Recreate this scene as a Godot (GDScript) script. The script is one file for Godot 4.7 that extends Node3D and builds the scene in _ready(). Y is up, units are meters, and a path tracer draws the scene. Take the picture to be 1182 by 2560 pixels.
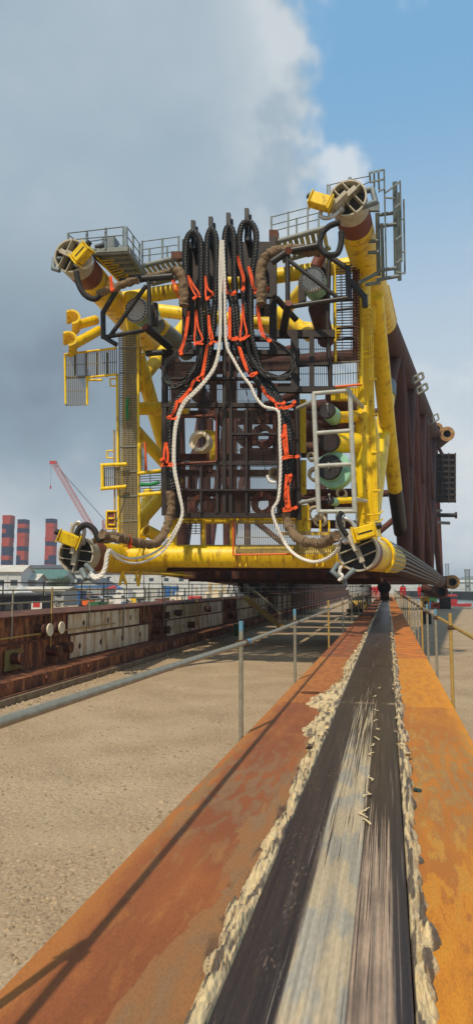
extends Node3D
# A steel platform jacket lying on its skid beams in a fabrication yard. y is up, units are metres, -z runs along the skid beams.

const EYE := Vector3(0, 3.1, 0)          # the photographer stands on the skid beam
const BEAM_Y := 1.55                      # top of the skid beam above the yard
var cam_basis := Basis()
var taken := {}
var M := {}
var rng := RandomNumberGenerator.new()

class MB:
	var v := PackedVector3Array()
	var n := PackedVector3Array()
	var uv := PackedVector2Array()
	var col := PackedColorArray()
	var ix := PackedInt32Array()
	var tint := Color(1, 1, 1)
	func vert(p: Vector3, nn: Vector3, t := Vector2.ZERO) -> int:
		v.append(p); n.append(nn); uv.append(t); col.append(tint)
		return v.size() - 1
	func tri(a: int, b: int, c: int) -> void:
		var cr := (v[b] - v[a]).cross(v[c] - v[a])
		if cr.dot(n[a] + n[b] + n[c]) > 0.0:
			ix.append(a); ix.append(c); ix.append(b)
		else:
			ix.append(a); ix.append(b); ix.append(c)
	func quad(a: int, b: int, c: int, d: int) -> void:
		tri(a, b, c); tri(a, c, d)
	func face(a: Vector3, b: Vector3, c: Vector3, d: Vector3) -> void:
		var nn := (b - a).cross(d - a).normalized()
		quad(vert(a, nn, Vector2(0, 0)), vert(b, nn, Vector2(1, 0)), vert(c, nn, Vector2(1, 1)), vert(d, nn, Vector2(0, 1)))
	func box(c: Vector3, s: Vector3, b := Basis()) -> MB:
		var h := s * 0.5
		for k in 3:
			for sg in [-1.0, 1.0]:
				var nn := Vector3.ZERO; nn[k] = sg
				var u := Vector3.ZERO; u[(k + 1) % 3] = h[(k + 1) % 3]
				var w := Vector3.ZERO; w[(k + 2) % 3] = h[(k + 2) % 3]
				var o := nn * h[k]
				var q := b * nn
				var lu: float = u.length() * 2.0
				var lw: float = w.length() * 2.0
				quad(vert(c + b * (o - u - w), q, Vector2(0, 0)), vert(c + b * (o + u - w), q, Vector2(lu, 0)), vert(c + b * (o + u + w), q, Vector2(lu, lw)), vert(c + b * (o - u + w), q, Vector2(0, lw)))
		return self
	# a box with chamfered edges
	func cbox(c: Vector3, s: Vector3, ch := 0.02, b := Basis()) -> MB:
		var h := s * 0.5
		var g := h - Vector3(ch, ch, ch)
		for k in 3:
			for sg in [-1.0, 1.0]:
				var nn := Vector3.ZERO; nn[k] = sg
				var i := (k + 1) % 3
				var j := (k + 2) % 3
				var ps := []
				for t in [[-1, -1], [1, -1], [1, 1], [-1, 1]]:
					var p := nn * h[k]
					p[i] = g[i] * t[0]; p[j] = g[j] * t[1]
					ps.append(c + b * p)
				face_n(ps, b * nn)
		for k in 3:
			var i := (k + 1) % 3
			var j := (k + 2) % 3
			for si in [-1.0, 1.0]:
				for sj in [-1.0, 1.0]:
					var nn := Vector3.ZERO; nn[i] = si; nn[j] = sj
					var ps := []
					for t in [[-1, 0], [1, 0], [1, 1], [-1, 1]]:
						var p := Vector3.ZERO
						p[k] = g[k] * t[0]
						p[i] = si * (h[i] if t[1] == 0 else g[i])
						p[j] = sj * (g[j] if t[1] == 0 else h[j])
						ps.append(c + b * p)
					face_n(ps, (b * nn).normalized())
		for sx in [-1.0, 1.0]:
			for sy in [-1.0, 1.0]:
				for sz in [-1.0, 1.0]:
					var a0 := vert(c + b * Vector3(sx * h.x, sy * g.y, sz * g.z), (b * Vector3(sx, sy, sz)).normalized())
					var a1 := vert(c + b * Vector3(sx * g.x, sy * h.y, sz * g.z), (b * Vector3(sx, sy, sz)).normalized())
					var a2 := vert(c + b * Vector3(sx * g.x, sy * g.y, sz * h.z), (b * Vector3(sx, sy, sz)).normalized())
					tri(a0, a1, a2)
		return self
	func face_n(ps: Array, nn: Vector3) -> void:
		quad(vert(ps[0], nn, Vector2(0, 0)), vert(ps[1], nn, Vector2(1, 0)), vert(ps[2], nn, Vector2(1, 1)), vert(ps[3], nn, Vector2(0, 1)))
	# a bar of rectangular section between two points
	func bar(a: Vector3, b: Vector3, w: float, h: float, up := Vector3.UP) -> MB:
		var z := (b - a)
		var l := z.length()
		z = z.normalized()
		if absf(z.dot(up)) > 0.95: up = Vector3.RIGHT if absf(z.x) < 0.7 else Vector3.BACK
		var x := up.cross(z).normalized()
		var y := z.cross(x)
		return box((a + b) * 0.5, Vector3(w, h, l), Basis(x, y, z))
	func frame(z: Vector3) -> Basis:
		z = z.normalized()
		var up := Vector3.UP if absf(z.y) < 0.92 else Vector3.BACK
		var x := up.cross(z).normalized()
		return Basis(x, z.cross(x), z)
	func tube(a: Vector3, b: Vector3, r0: float, r1 := -1.0, sides := 16, caps := true) -> MB:
		if r1 < 0.0: r1 = r0
		var f := frame(b - a)
		var l := (b - a).length()
		var i0 := v.size()
		for k in sides + 1:
			var t := TAU * k / sides
			var d := f.x * cos(t) + f.y * sin(t)
			var nn := (d + f.z * (r0 - r1) / maxf(l, 1e-5)).normalized()
			vert(a + d * r0, nn, Vector2(float(k) / sides, 0))
			vert(b + d * r1, nn, Vector2(float(k) / sides, l))
		for k in sides:
			quad(i0 + 2 * k, i0 + 2 * k + 1, i0 + 2 * k + 3, i0 + 2 * k + 2)
		if caps:
			disc(a, -f.z, r0, sides); disc(b, f.z, r1, sides)
		return self
	func disc(c: Vector3, nn: Vector3, r: float, sides := 16, inner := 0.0) -> MB:
		if r <= 0.0: return self
		var f := frame(nn)
		var i0 := v.size()
		for k in sides + 1:
			var t := TAU * k / sides
			var d := f.x * cos(t) + f.y * sin(t)
			vert(c + d * inner, nn.normalized()); vert(c + d * r, nn.normalized())
		for k in sides:
			quad(i0 + 2 * k, i0 + 2 * k + 1, i0 + 2 * k + 3, i0 + 2 * k + 2)
		return self
	# hollow pipe with a wall
	func pipe(a: Vector3, b: Vector3, r: float, ri: float, sides := 24) -> MB:
		tube(a, b, r, r, sides, false)
		var f := frame(b - a)
		var i0 := v.size()
		for k in sides + 1:
			var t := TAU * k / sides
			var d := f.x * cos(t) + f.y * sin(t)
			vert(a + d * ri, -d); vert(b + d * ri, -d)
		for k in sides:
			quad(i0 + 2 * k, i0 + 2 * k + 1, i0 + 2 * k + 3, i0 + 2 * k + 2)
		disc(a, -f.z, r, sides, ri); disc(b, f.z, r, sides, ri)
		return self
	# a tube along a list of points; r is a number or one radius for each point
	func sweep(p: Array, r, sides := 10, caps := true) -> MB:
		var x := Vector3.ZERO
		var i0 := v.size()
		var m := p.size()
		var l := 0.0
		for i in m:
			var z: Vector3 = (p[mini(i + 1, m - 1)] - p[maxi(i - 1, 0)]).normalized()
			if i == 0: x = frame(z).x
			x = (x - z * x.dot(z)).normalized()
			var y := z.cross(x)
			var rr: float = r[i] if r is Array or r is PackedFloat32Array else r
			if i > 0: l += (p[i] - p[i - 1]).length()
			for k in sides + 1:
				var t := TAU * k / sides
				var d := x * cos(t) + y * sin(t)
				vert(p[i] + d * rr, d, Vector2(float(k) / sides, l))
			if caps and (i == 0 or i == m - 1):
				disc(p[i], -z if i == 0 else z, rr, sides)
				if i == 0:
					pass
		# ring starts shift when caps add vertices: rebuild indices by walking
		var at := i0
		var cap := 2 * (sides + 1) if caps else 0
		for i in m - 1:
			var nxt := at + sides + 1 + (cap if i == 0 else 0)
			for k in sides:
				quad(at + k, at + k + 1, nxt + k + 1, nxt + k)
			at = nxt
		return self
	# strands laid round a path: a wire rope
	func rope(p: Array, r: float, strands := 6, pitch := 0.7, sides := 5, thick := 0.42, lay := 1.0) -> MB:
		var x := Vector3.ZERO
		var m := p.size()
		var xs := []; var ys := []; var ls := []
		var l := 0.0
		for i in m:
			var z: Vector3 = (p[mini(i + 1, m - 1)] - p[maxi(i - 1, 0)]).normalized()
			if i == 0: x = frame(z).x
			x = (x - z * x.dot(z)).normalized()
			if i > 0: l += (p[i] - p[i - 1]).length()
			xs.append(x); ys.append(z.cross(x)); ls.append(l)
		for s in strands:
			var q := []
			for i in m:
				var t: float = TAU * (float(s) / strands + lay * ls[i] / pitch)
				q.append(p[i] + (xs[i] * cos(t) + ys[i] * sin(t)) * r * (1.0 - thick))
			sweep(q, r * thick * 1.12, sides, false)
		return self
	func lathe(c: Vector3, axis: Vector3, prof: Array, sides := 24) -> MB:   # prof: [along, radius]
		var f := frame(axis)
		for i in prof.size() - 1:
			var a: Array = prof[i]
			var b: Array = prof[i + 1]
			var i0 := v.size()
			var dl: float = b[0] - a[0]
			var dr: float = b[1] - a[1]
			var q := Vector2(dl, -dr).normalized()
			for k in sides + 1:
				var t := TAU * k / sides
				var d := f.x * cos(t) + f.y * sin(t)
				var nn := (d * q.x + f.z * q.y).normalized()
				vert(c + f.z * a[0] + d * a[1], nn); vert(c + f.z * b[0] + d * b[1], nn)
			for k in sides:
				quad(i0 + 2 * k, i0 + 2 * k + 1, i0 + 2 * k + 3, i0 + 2 * k + 2)
		return self
	func prism(poly: Array, z0: float, z1: float, xf := Transform3D()) -> MB:   # poly of Vector2 in xy, extruded along z
		var pv := PackedVector2Array(poly)
		var tr := Geometry2D.triangulate_polygon(pv)
		for s in [[z0, -1.0], [z1, 1.0]]:
			var i0 := v.size()
			for p in poly: vert(xf * Vector3(p.x, p.y, s[0]), (xf.basis * Vector3(0, 0, s[1])).normalized(), p)
			for k in range(0, tr.size(), 3): tri(i0 + tr[k], i0 + tr[k + 1], i0 + tr[k + 2])
		var area := 0.0
		for i in poly.size(): area += poly[i].cross(poly[(i + 1) % poly.size()])
		for i in poly.size():
			var a: Vector2 = poly[i]
			var b: Vector2 = poly[(i + 1) % poly.size()]
			var e := (b - a).normalized()
			var nn := xf.basis * (Vector3(e.y, -e.x, 0) * (1.0 if area > 0 else -1.0))
			quad(vert(xf * Vector3(a.x, a.y, z0), nn), vert(xf * Vector3(b.x, b.y, z0), nn), vert(xf * Vector3(b.x, b.y, z1), nn), vert(xf * Vector3(a.x, a.y, z1), nn))
		return self
	func mesh(with_col := false) -> ArrayMesh:
		var a := []
		a.resize(Mesh.ARRAY_MAX)
		a[Mesh.ARRAY_VERTEX] = v; a[Mesh.ARRAY_NORMAL] = n; a[Mesh.ARRAY_TEX_UV] = uv; a[Mesh.ARRAY_INDEX] = ix
		if with_col: a[Mesh.ARRAY_COLOR] = col
		var m := ArrayMesh.new()
		m.add_surface_from_arrays(Mesh.PRIMITIVE_TRIANGLES, a)
		return m

func at(x: float, y: float, depth: float) -> Vector3:      # the point seen at a place in the photograph, on the cross-section of the yard that lies so many metres ahead
	var r := cam_basis * Vector3((x - 591.0) / 1700.0, -(y - 1280.0) / 1700.0, -1)
	return EYE + r * (depth / -r.z)
func flat(x: float, y: float, h := 0.0) -> Vector3:         # the same on a level plane
	var r := cam_basis * Vector3((x - 591.0) / 1700.0, -(y - 1280.0) / 1700.0, -1)
	return EYE + r * ((h - EYE.y) / r.y)
func numbered(called: String) -> String:
	var k: int = taken.get(called, 0)
	taken[called] = k + 1
	return called if k == 0 else "%s_%03d" % [called, k]
func put(mb, called: String, m, parent: Node = null) -> MeshInstance3D:
	var o := MeshInstance3D.new()
	o.mesh = mb if mb is Mesh else mb.mesh()
	o.material_override = M[m] if m is String else m
	if parent == null:
		o.name = numbered(called); add_child(o)
	else:
		o.name = called; parent.add_child(o, true)
	return o
func base(called: String, label: String, category: String, group := "", where := Vector3.ZERO, turn := 0.0) -> Node3D:
	var o := Node3D.new()
	o.name = numbered(called); add_child(o)
	o.position = where; o.rotation.y = turn
	return tag(o, label, category, group)
func tag(o: Node3D, label: String, category: String, group := "") -> Node3D:
	o.set_meta("label", label); o.set_meta("category", category)
	if group != "": o.set_meta("group", group)
	return o
func setting(o: Node3D) -> Node3D:
	o.set_meta("kind", "structure")
	return o
func stuff(o: Node3D) -> Node3D:
	o.set_meta("kind", "stuff")
	return o
func curve(p: Array, step := 0.06, tight := 0.5) -> Array:     # an even polyline through the points
	var c := Curve3D.new()
	c.bake_interval = step
	for i in p.size():
		var a: Vector3 = p[maxi(i - 1, 0)]
		var b: Vector3 = p[mini(i + 1, p.size() - 1)]
		var d := (b - a) * 0.5 * tight * 0.66
		var l0: float = (p[i] - a).length()
		var l1: float = (b - p[i]).length()
		var s := l0 + l1
		c.add_point(p[i], -d * 2.0 * l0 / s, d * 2.0 * l1 / s)
	return Array(c.get_baked_points())

# ---- materials ---------------------------------------------------------
func noise_img(size: int, freq: float, sd: int, oct := 4, kind := FastNoiseLite.TYPE_SIMPLEX_SMOOTH) -> PackedByteArray:
	var f := FastNoiseLite.new()
	f.seed = sd; f.frequency = freq; f.noise_type = kind
	f.fractal_octaves = oct
	var im := f.get_seamless_image(size, size)
	im.convert(Image.FORMAT_L8)
	return im.get_data()
# a tiling texture: coarse patches and fine grain looked up in a ramp of colours
func grainy(size: int, sd: int, ramp: Array, coarse := 0.012, fine := 0.12, share := 0.35, kind := FastNoiseLite.TYPE_SIMPLEX_SMOOTH) -> ImageTexture:
	var a := noise_img(size, coarse, sd, 5, kind)
	var b := noise_img(size, fine, sd + 7, 3)
	var g := Gradient.new()
	g.offsets = PackedFloat32Array(ramp.map(func(t): return t[0]))
	g.colors = PackedColorArray(ramp.map(func(t): return t[1]))
	var lut := PackedByteArray()
	for i in 256:
		var c := g.sample(i / 255.0)
		lut.append(c.r8); lut.append(c.g8); lut.append(c.b8)
	var out := PackedByteArray()
	out.resize(size * size * 3)
	for i in size * size:
		var k := clampi(int(a[i] * (1.0 - share) + b[i] * share), 0, 255) * 3
		out[i * 3] = lut[k]; out[i * 3 + 1] = lut[k + 1]; out[i * 3 + 2] = lut[k + 2]
	return ImageTexture.create_from_image(Image.create_from_data(size, size, false, Image.FORMAT_RGB8, out))
func height_tex(size: int, sd: int, freq: float, oct := 4) -> ImageTexture:
	return ImageTexture.create_from_image(Image.create_from_data(size, size, false, Image.FORMAT_L8, noise_img(size, freq, sd, oct)))
func material(key: String, tex, rough: float, metal := 0.0, scale := 0.5, bump = null, bump_cm := 0.5) -> StandardMaterial3D:
	var m := StandardMaterial3D.new()
	if tex is Color: m.albedo_color = tex
	else: m.albedo_texture = tex
	m.roughness = rough; m.metallic = metal
	m.uv1_triplanar = true; m.uv1_world_triplanar = true
	m.uv1_scale = Vector3.ONE * scale
	if bump != null:
		m.heightmap_enabled = true; m.heightmap_texture = bump; m.heightmap_scale = bump_cm
	M[key] = m
	return m
func C(r: int, g: int, b: int) -> Color: return Color(r / 255.0, g / 255.0, b / 255.0)

func make_materials() -> void:
	var bump := height_tex(256, 3, 0.05)
	var fine_bump := height_tex(256, 5, 0.16, 3)
	var ym := material("yellow", grainy(512, 11, [[0.0, C(92, 56, 28)], [0.2, C(138, 94, 28)], [0.29, C(188, 146, 18)], [0.38, C(232, 194, 10)], [0.52, C(242, 206, 10)], [0.68, C(236, 198, 14)], [0.82, C(216, 178, 26)], [1.0, C(232, 204, 70)]], 0.012, 0.14, 0.3), 0.45, 0.0, 0.3, fine_bump, 0.15)
	ym.uv1_scale = Vector3(0.34, 0.13, 0.34)       # runs of rust and dirt draw down the paint
	material("primer", grainy(256, 21, [[0.0, C(38, 20, 14)], [0.35, C(64, 33, 24)], [0.6, C(78, 40, 28)], [0.8, C(98, 52, 35)], [1.0, C(54, 30, 22)]], 0.02, 0.12, 0.35), 0.78, 0.0, 0.3).uv1_scale = Vector3(0.3, 0.1, 0.3)
	material("primer_sunlit", grainy(256, 22, [[0.0, C(58, 28, 20)], [0.5, C(94, 46, 32)], [1.0, C(114, 60, 42)]], 0.02, 0.12, 0.35), 0.78, 0.0, 0.3).uv1_scale = Vector3(0.3, 0.1, 0.3)  # the brown primer again, lightened and reddened to stand for sunlit members
	material("brown_band", grainy(256, 25, [[0.0, C(92, 46, 34)], [0.6, C(120, 62, 46)], [1.0, C(134, 74, 54)]], 0.02, 0.12, 0.35), 0.55, 0.0, 0.5)
	material("dark_brown", grainy(256, 23, [[0.0, C(18, 12, 11)], [0.5, C(36, 24, 21)], [0.8, C(50, 32, 27)], [1.0, C(84, 56, 42)]], 0.025, 0.14, 0.4), 0.6, 0.0, 0.4)
	material("grating_brown", C(58, 44, 38), 0.7, 0.2)
	material("grating_grey", C(132, 126, 112), 0.6, 0.4)
	material("grey_paint", grainy(256, 31, [[0.0, C(72, 82, 84)], [0.5, C(106, 118, 120)], [1.0, C(122, 132, 132)]], 0.02, 0.1, 0.3), 0.5, 0.0, 0.5)
	material("light_grey", grainy(256, 33, [[0.0, C(140, 142, 134)], [0.5, C(172, 174, 166)], [1.0, C(188, 188, 178)]], 0.02, 0.1, 0.3), 0.5, 0.0, 0.5)
	material("dull_grey", grainy(256, 35, [[0.0, C(96, 100, 96)], [0.5, C(124, 128, 122)], [1.0, C(140, 142, 132)]], 0.02, 0.1, 0.3), 0.55, 0.0, 0.5)
	material("beige_grey", grainy(256, 37, [[0.0, C(148, 138, 118)], [0.5, C(178, 170, 150)], [1.0, C(196, 190, 172)]], 0.02, 0.1, 0.3), 0.6, 0.0, 0.6)
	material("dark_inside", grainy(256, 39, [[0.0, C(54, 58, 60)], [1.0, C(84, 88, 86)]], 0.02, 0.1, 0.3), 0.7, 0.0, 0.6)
	material("flange_green", grainy(256, 41, [[0.0, C(120, 168, 142)], [0.5, C(146, 196, 168)], [1.0, C(160, 208, 182)]], 0.02, 0.1, 0.3), 0.5, 0.0, 0.5)
	material("flange_steel", grainy(256, 43, [[0.0, C(120, 112, 102)], [0.4, C(176, 174, 168)], [1.0, C(208, 206, 200)]], 0.03, 0.15, 0.4), 0.35, 0.5, 0.9)
	material("black_steel", grainy(256, 45, [[0.0, C(22, 22, 24)], [0.6, C(44, 42, 42)], [1.0, C(70, 58, 50)]], 0.02, 0.14, 0.35), 0.45, 0.2, 0.6)
	material("galvanised", grainy(256, 47, [[0.0, C(168, 168, 166)], [1.0, C(214, 214, 210)]], 0.02, 0.1, 0.3), 0.35, 0.55, 0.8)
	material("wire", grainy(256, 49, [[0.0, C(20, 20, 22)], [0.6, C(48, 47, 48)], [1.0, C(84, 80, 76)]], 0.03, 0.2, 0.5), 0.38, 0.35, 1.0)
	material("cable", C(30, 28, 27), 0.5)
	material("white_rope", grainy(256, 51, [[0.0, C(190, 184, 170)], [0.4, C(226, 222, 212)], [1.0, C(240, 237, 230)]], 0.03, 0.2, 0.5), 0.85, 0.0, 1.2)
	material("orange_strap", grainy(256, 53, [[0.0, C(206, 66, 22)], [0.5, C(248, 92, 34)], [1.0, C(255, 112, 50)]], 0.02, 0.1, 0.4), 0.8, 0.0, 1.0)
	material("tarp", grainy(256, 55, [[0.0, C(58, 44, 32)], [0.3, C(96, 78, 58)], [0.5, C(134, 112, 86)], [0.62, C(108, 88, 64)], [1.0, C(170, 150, 122)]], 0.03, 0.1, 0.3, FastNoiseLite.TYPE_PERLIN), 0.9, 0.0, 1.1, bump, 2.0)
	material("cream", grainy(256, 57, [[0.0, C(190, 172, 136)], [0.5, C(226, 214, 186)], [1.0, C(238, 228, 204)]], 0.02, 0.1, 0.3), 0.6, 0.0, 0.6)
	material("scaffold", grainy(256, 61, [[0.0, C(104, 96, 76)], [0.35, C(146, 140, 120)], [0.7, C(164, 160, 146)], [1.0, C(132, 116, 84)]], 0.02, 0.12, 0.35), 0.42, 0.45, 1.3, fine_bump, 0.1)
	material("scaffold_yellow", grainy(256, 63, [[0.0, C(140, 104, 50)], [0.5, C(180, 146, 74)], [1.0, C(168, 150, 104)]], 0.02, 0.12, 0.35), 0.5, 0.2, 1.3)
	material("clamp", grainy(128, 65, [[0.0, C(60, 44, 32)], [1.0, C(126, 96, 66)]], 0.03, 0.2, 0.4), 0.6, 0.4, 2.0)
	material("blue_tip", C(92, 142, 168), 0.6)
	# rusty plate of the skid beam: fresh orange rust, older brown rust, worn grey mill scale
	var rust_ramp := [[0.0, C(88, 82, 74)], [0.24, C(112, 98, 78)], [0.3, C(140, 98, 58)], [0.36, C(134, 78, 42)], [0.44, C(126, 66, 34)], [0.58, C(138, 74, 38)], [0.66, C(156, 90, 46)], [0.8, C(176, 108, 56)], [1.0, C(186, 126, 72)]]
	material("rust_plate", grainy(1024, 71, rust_ramp, 0.006, 0.16, 0.3), 0.8, 0.0, 0.28, bump, 0.35)
	var bright := [[0.0, C(108, 98, 80)], [0.24, C(136, 112, 76)], [0.31, C(160, 98, 44)], [0.42, C(172, 98, 34)], [0.6, C(188, 110, 32)], [0.75, C(202, 122, 34)], [1.0, C(216, 142, 50)]]
	material("rust_bright", grainy(1024, 73, bright, 0.006, 0.18, 0.32), 0.82, 0.0, 0.28, fine_bump, 0.5)
	material("rust_dark", grainy(512, 75, [[0.0, C(36, 24, 20)], [0.4, C(72, 42, 30)], [0.62, C(104, 60, 38)], [0.8, C(132, 84, 52)], [1.0, C(150, 116, 84)]], 0.01, 0.1, 0.35), 0.8, 0.0, 0.3, bump, 0.6)
	material("ground", grainy(1024, 81, [[0.0, C(98, 84, 66)], [0.3, C(142, 122, 96)], [0.45, C(160, 139, 111)], [0.55, C(166, 146, 118)], [0.7, C(176, 156, 128)], [1.0, C(204, 188, 162)]], 0.008, 0.3, 0.68), 0.95, 0.0, 0.055, height_tex(512, 6, 0.2, 3), 2.2)
	material("stone", C(166, 146, 118), 0.95)
	material("concrete", grainy(256, 83, [[0.0, C(88, 74, 58)], [0.5, C(128, 110, 86)], [1.0, C(154, 138, 112)]], 0.02, 0.12, 0.4), 0.9, 0.0, 0.4, bump, 0.6)
	material("black_rubber", C(26, 25, 25), 0.7)
	material("white_paint", C(214, 214, 210), 0.6)
	material("navy", C(26, 29, 50), 0.6)
	material("red_cloth", C(196, 34, 44), 0.85)
	material("skin", C(150, 102, 78), 0.6)
	material("helmet", C(226, 224, 214), 0.4)
	material("blue_paint", C(40, 98, 160), 0.5)
	material("red_paint", C(180, 48, 44), 0.5)
	material("green_paint", C(42, 98, 56), 0.55)
	material("orange_paint", C(222, 98, 30), 0.45)
	material("yellow_paint", C(222, 178, 20), 0.45)
	var glass := material("glass", C(40, 52, 60), 0.12)
	glass.metallic_specular = 0.8
	material("net_green", C(30, 130, 72), 0.8)

func _ready() -> void:
	rng.seed = 20
	# ---- camera
	var cam := Camera3D.new()
	cam.name = "camera"
	add_child(cam)
	cam_basis = Basis.from_euler(Vector3(deg_to_rad(6.244), deg_to_rad(12.432), 0))
	cam.transform = Transform3D(cam_basis, EYE)
	cam.fov = 2.0 * rad_to_deg(atan(1280.0 / 1700.0))
	cam.near = 0.05; cam.far = 6000.0
	cam.current = true
	# ---- sky and haze
	var env := Environment.new()
	env.tonemap_mode = Environment.TONE_MAPPER_LINEAR
	env.tonemap_exposure = 1.0
	env.background_mode = Environment.BG_SKY
	var sky := Sky.new()
	var pan := PanoramaSkyMaterial.new()
	pan.panorama = sky_image()
	sky.sky_material = pan
	env.sky = sky
	env.background_energy_multiplier = 1.0
	env.ambient_light_source = Environment.AMBIENT_SOURCE_SKY
	env.sdfgi_enabled = true; env.ssao_enabled = true; env.ssil_enabled = true
	env.fog_enabled = true
	env.fog_density = 0.00045
	env.fog_light_color = Color(0.78, 0.84, 0.9)
	var we := WorldEnvironment.new()
	we.name = "world"
	we.environment = env
	add_child(we)
	# ---- sun: behind the photographer's left shoulder, high
	var sun := DirectionalLight3D.new()
	sun.name = "sun"
	add_child(sun)
	sun.look_at_from_position(Vector3.ZERO, Vector3(0.17, -1.0, -0.72), Vector3.UP)
	sun.light_energy = 1.15
	sun.light_color = Color(1.0, 0.94, 0.84)
	sun.light_angular_distance = 1.0
	sun.shadow_enabled = true
	# ---- the place
	make_materials()
	print("materials ", Time.get_ticks_msec())
	make_yard()
	make_skid_beam()
	make_far_skid_beam()
	make_railings()
	print("yard ", Time.get_ticks_msec())
	make_jacket()
	make_rigging()
	make_background()
	make_grease()
	make_litter()
	print("done ", Time.get_ticks_msec())

func sky_image() -> ImageTexture:
	var w := 2048
	var h := 1024
	var im := Image.create(w, h, false, Image.FORMAT_RGBF)
	var big := FastNoiseLite.new()
	big.seed = 4; big.frequency = 1.6; big.fractal_octaves = 4
	var mid := FastNoiseLite.new()
	mid.seed = 9; mid.frequency = 4.0; mid.fractal_octaves = 6; mid.fractal_gain = 0.55
	var wisp := FastNoiseLite.new()
	wisp.seed = 15; wisp.frequency = 9.0; wisp.fractal_octaves = 6; wisp.fractal_gain = 0.6
	var horizon := C(188, 202, 212).srgb_to_linear()
	var low_blue := C(198, 211, 221).srgb_to_linear()
	var blue := C(126, 174, 214).srgb_to_linear()
	var zenith := C(98, 154, 206).srgb_to_linear()
	var grey := C(156, 176, 191).srgb_to_linear()
	var pale := C(182, 197, 208).srgb_to_linear()
	var dark := C(122, 137, 152).srgb_to_linear()
	var white := C(226, 230, 232).srgb_to_linear()
	var ground := C(150, 130, 104).srgb_to_linear()
	for j in h:
		var el := 90.0 - (j + 0.5) / h * 180.0
		if el < -0.3:
			im.fill_rect(Rect2i(0, j, w, 1), Color(ground.r, ground.g, ground.b))
			continue
		var ce := cos(deg_to_rad(el))
		var se := sin(deg_to_rad(el))
		var clear: Color
		if el < 24.0: clear = horizon.lerp(low_blue, smoothstep(0.0, 9.0, el)).lerp(blue, smoothstep(12.0, 40.0, el))
		else: clear = horizon.lerp(low_blue, 1.0).lerp(blue, smoothstep(12.0, 40.0, el)).lerp(zenith, smoothstep(45.0, 85.0, el))
		for i in w:
			var a := (i + 0.5) / w * 360.0
			if a > 180.0: a -= 360.0
			var ar := deg_to_rad(a)
			var d := Vector3(sin(ar) * ce, se * 1.25, -cos(ar) * ce)
			var n1 := big.get_noise_3dv(d)
			var n2 := mid.get_noise_3dv(d)
			var n3 := wisp.get_noise_3dv(d)
			# a wide bank of cloud covers the left of the view and the air behind; its edge stands a little left of the beams
			var off := a + 5.0 + 0.16 * (el - 33.0) - 5.0 * n2 - 2.2 * n3 - 1.5 * n1
			if a > 120.0: off = 300.0 - 2.2 * a + 40.0 * n1
			var soft := lerpf(7.0, 1.2, smoothstep(14.0, 34.0, el))
			var cover := 1.0 - smoothstep(-soft, soft, off)
			# loose wisps in the clear part
			var loose := smoothstep(0.16, 0.5, n2 * 0.6 + n3 * 0.35 + n1 * 0.5) * 0.75
			loose *= smoothstep(-2.0, 4.0, el)
			loose += smoothstep(0.3, 0.75, exp(-pow((a + 2.9) / 3.4, 2.0) - pow((el - 32.0) / 3.4, 2.0)) + 0.75 * n3 + 0.4 * n2)
			loose += smoothstep(0.35, 0.85, exp(-pow((a - 3.5) / 3.4, 2.0) - pow((el - 45.0) / 2.6, 2.0)) + 0.7 * n3 + 0.3 * n2) * 0.8
			loose += 0.55 * smoothstep(0.1, 0.6, exp(-pow((el - 11.0) / 9.0, 2.0)) * 0.55 + 0.8 * n2 + 0.5 * n3) * smoothstep(-8.0, 0.0, a)
			var edge := exp(-pow((off + 2.5) / 4.5, 2.0)) * smoothstep(20.0, 30.0, el)
			# the belly of the bank is darker over the left, brighter toward its rim and under it
			var belly := exp(-pow((a + 31.0) / 17.0, 2.0) - pow((el - 17.0) / 7.5, 2.0)) * (1.0 + 0.9 * n2 + 0.5 * n1)
			belly += 0.1 * smoothstep(0.0, 0.5, n1 + 0.35 * n2) * smoothstep(6.0, 14.0, el)
			var c := grey.lerp(pale, clampf(0.45 + 0.6 * n2 + 0.35 * n1 + 0.012 * (el - 30.0), 0.0, 1.0))
			c = c.lerp(dark, clampf(belly * 0.85, 0.0, 0.85))
			c = c.lerp(white, clampf(edge * (0.35 + 0.9 * n3 + 0.5 * n2), 0.0, 0.55))
			var under := smoothstep(11.0, 4.0, el + 5.0 * n2 + 2.5 * n1)
			c = c.lerp(C(206, 211, 214).srgb_to_linear(), under * 0.85)
			var s := clear.lerp(white, clampf(loose, 0.0, 1.0) * 0.75)
			s = s.lerp(c, cover)
			im.set_pixel(i, j, s)
	return ImageTexture.create_from_image(im)

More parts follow.
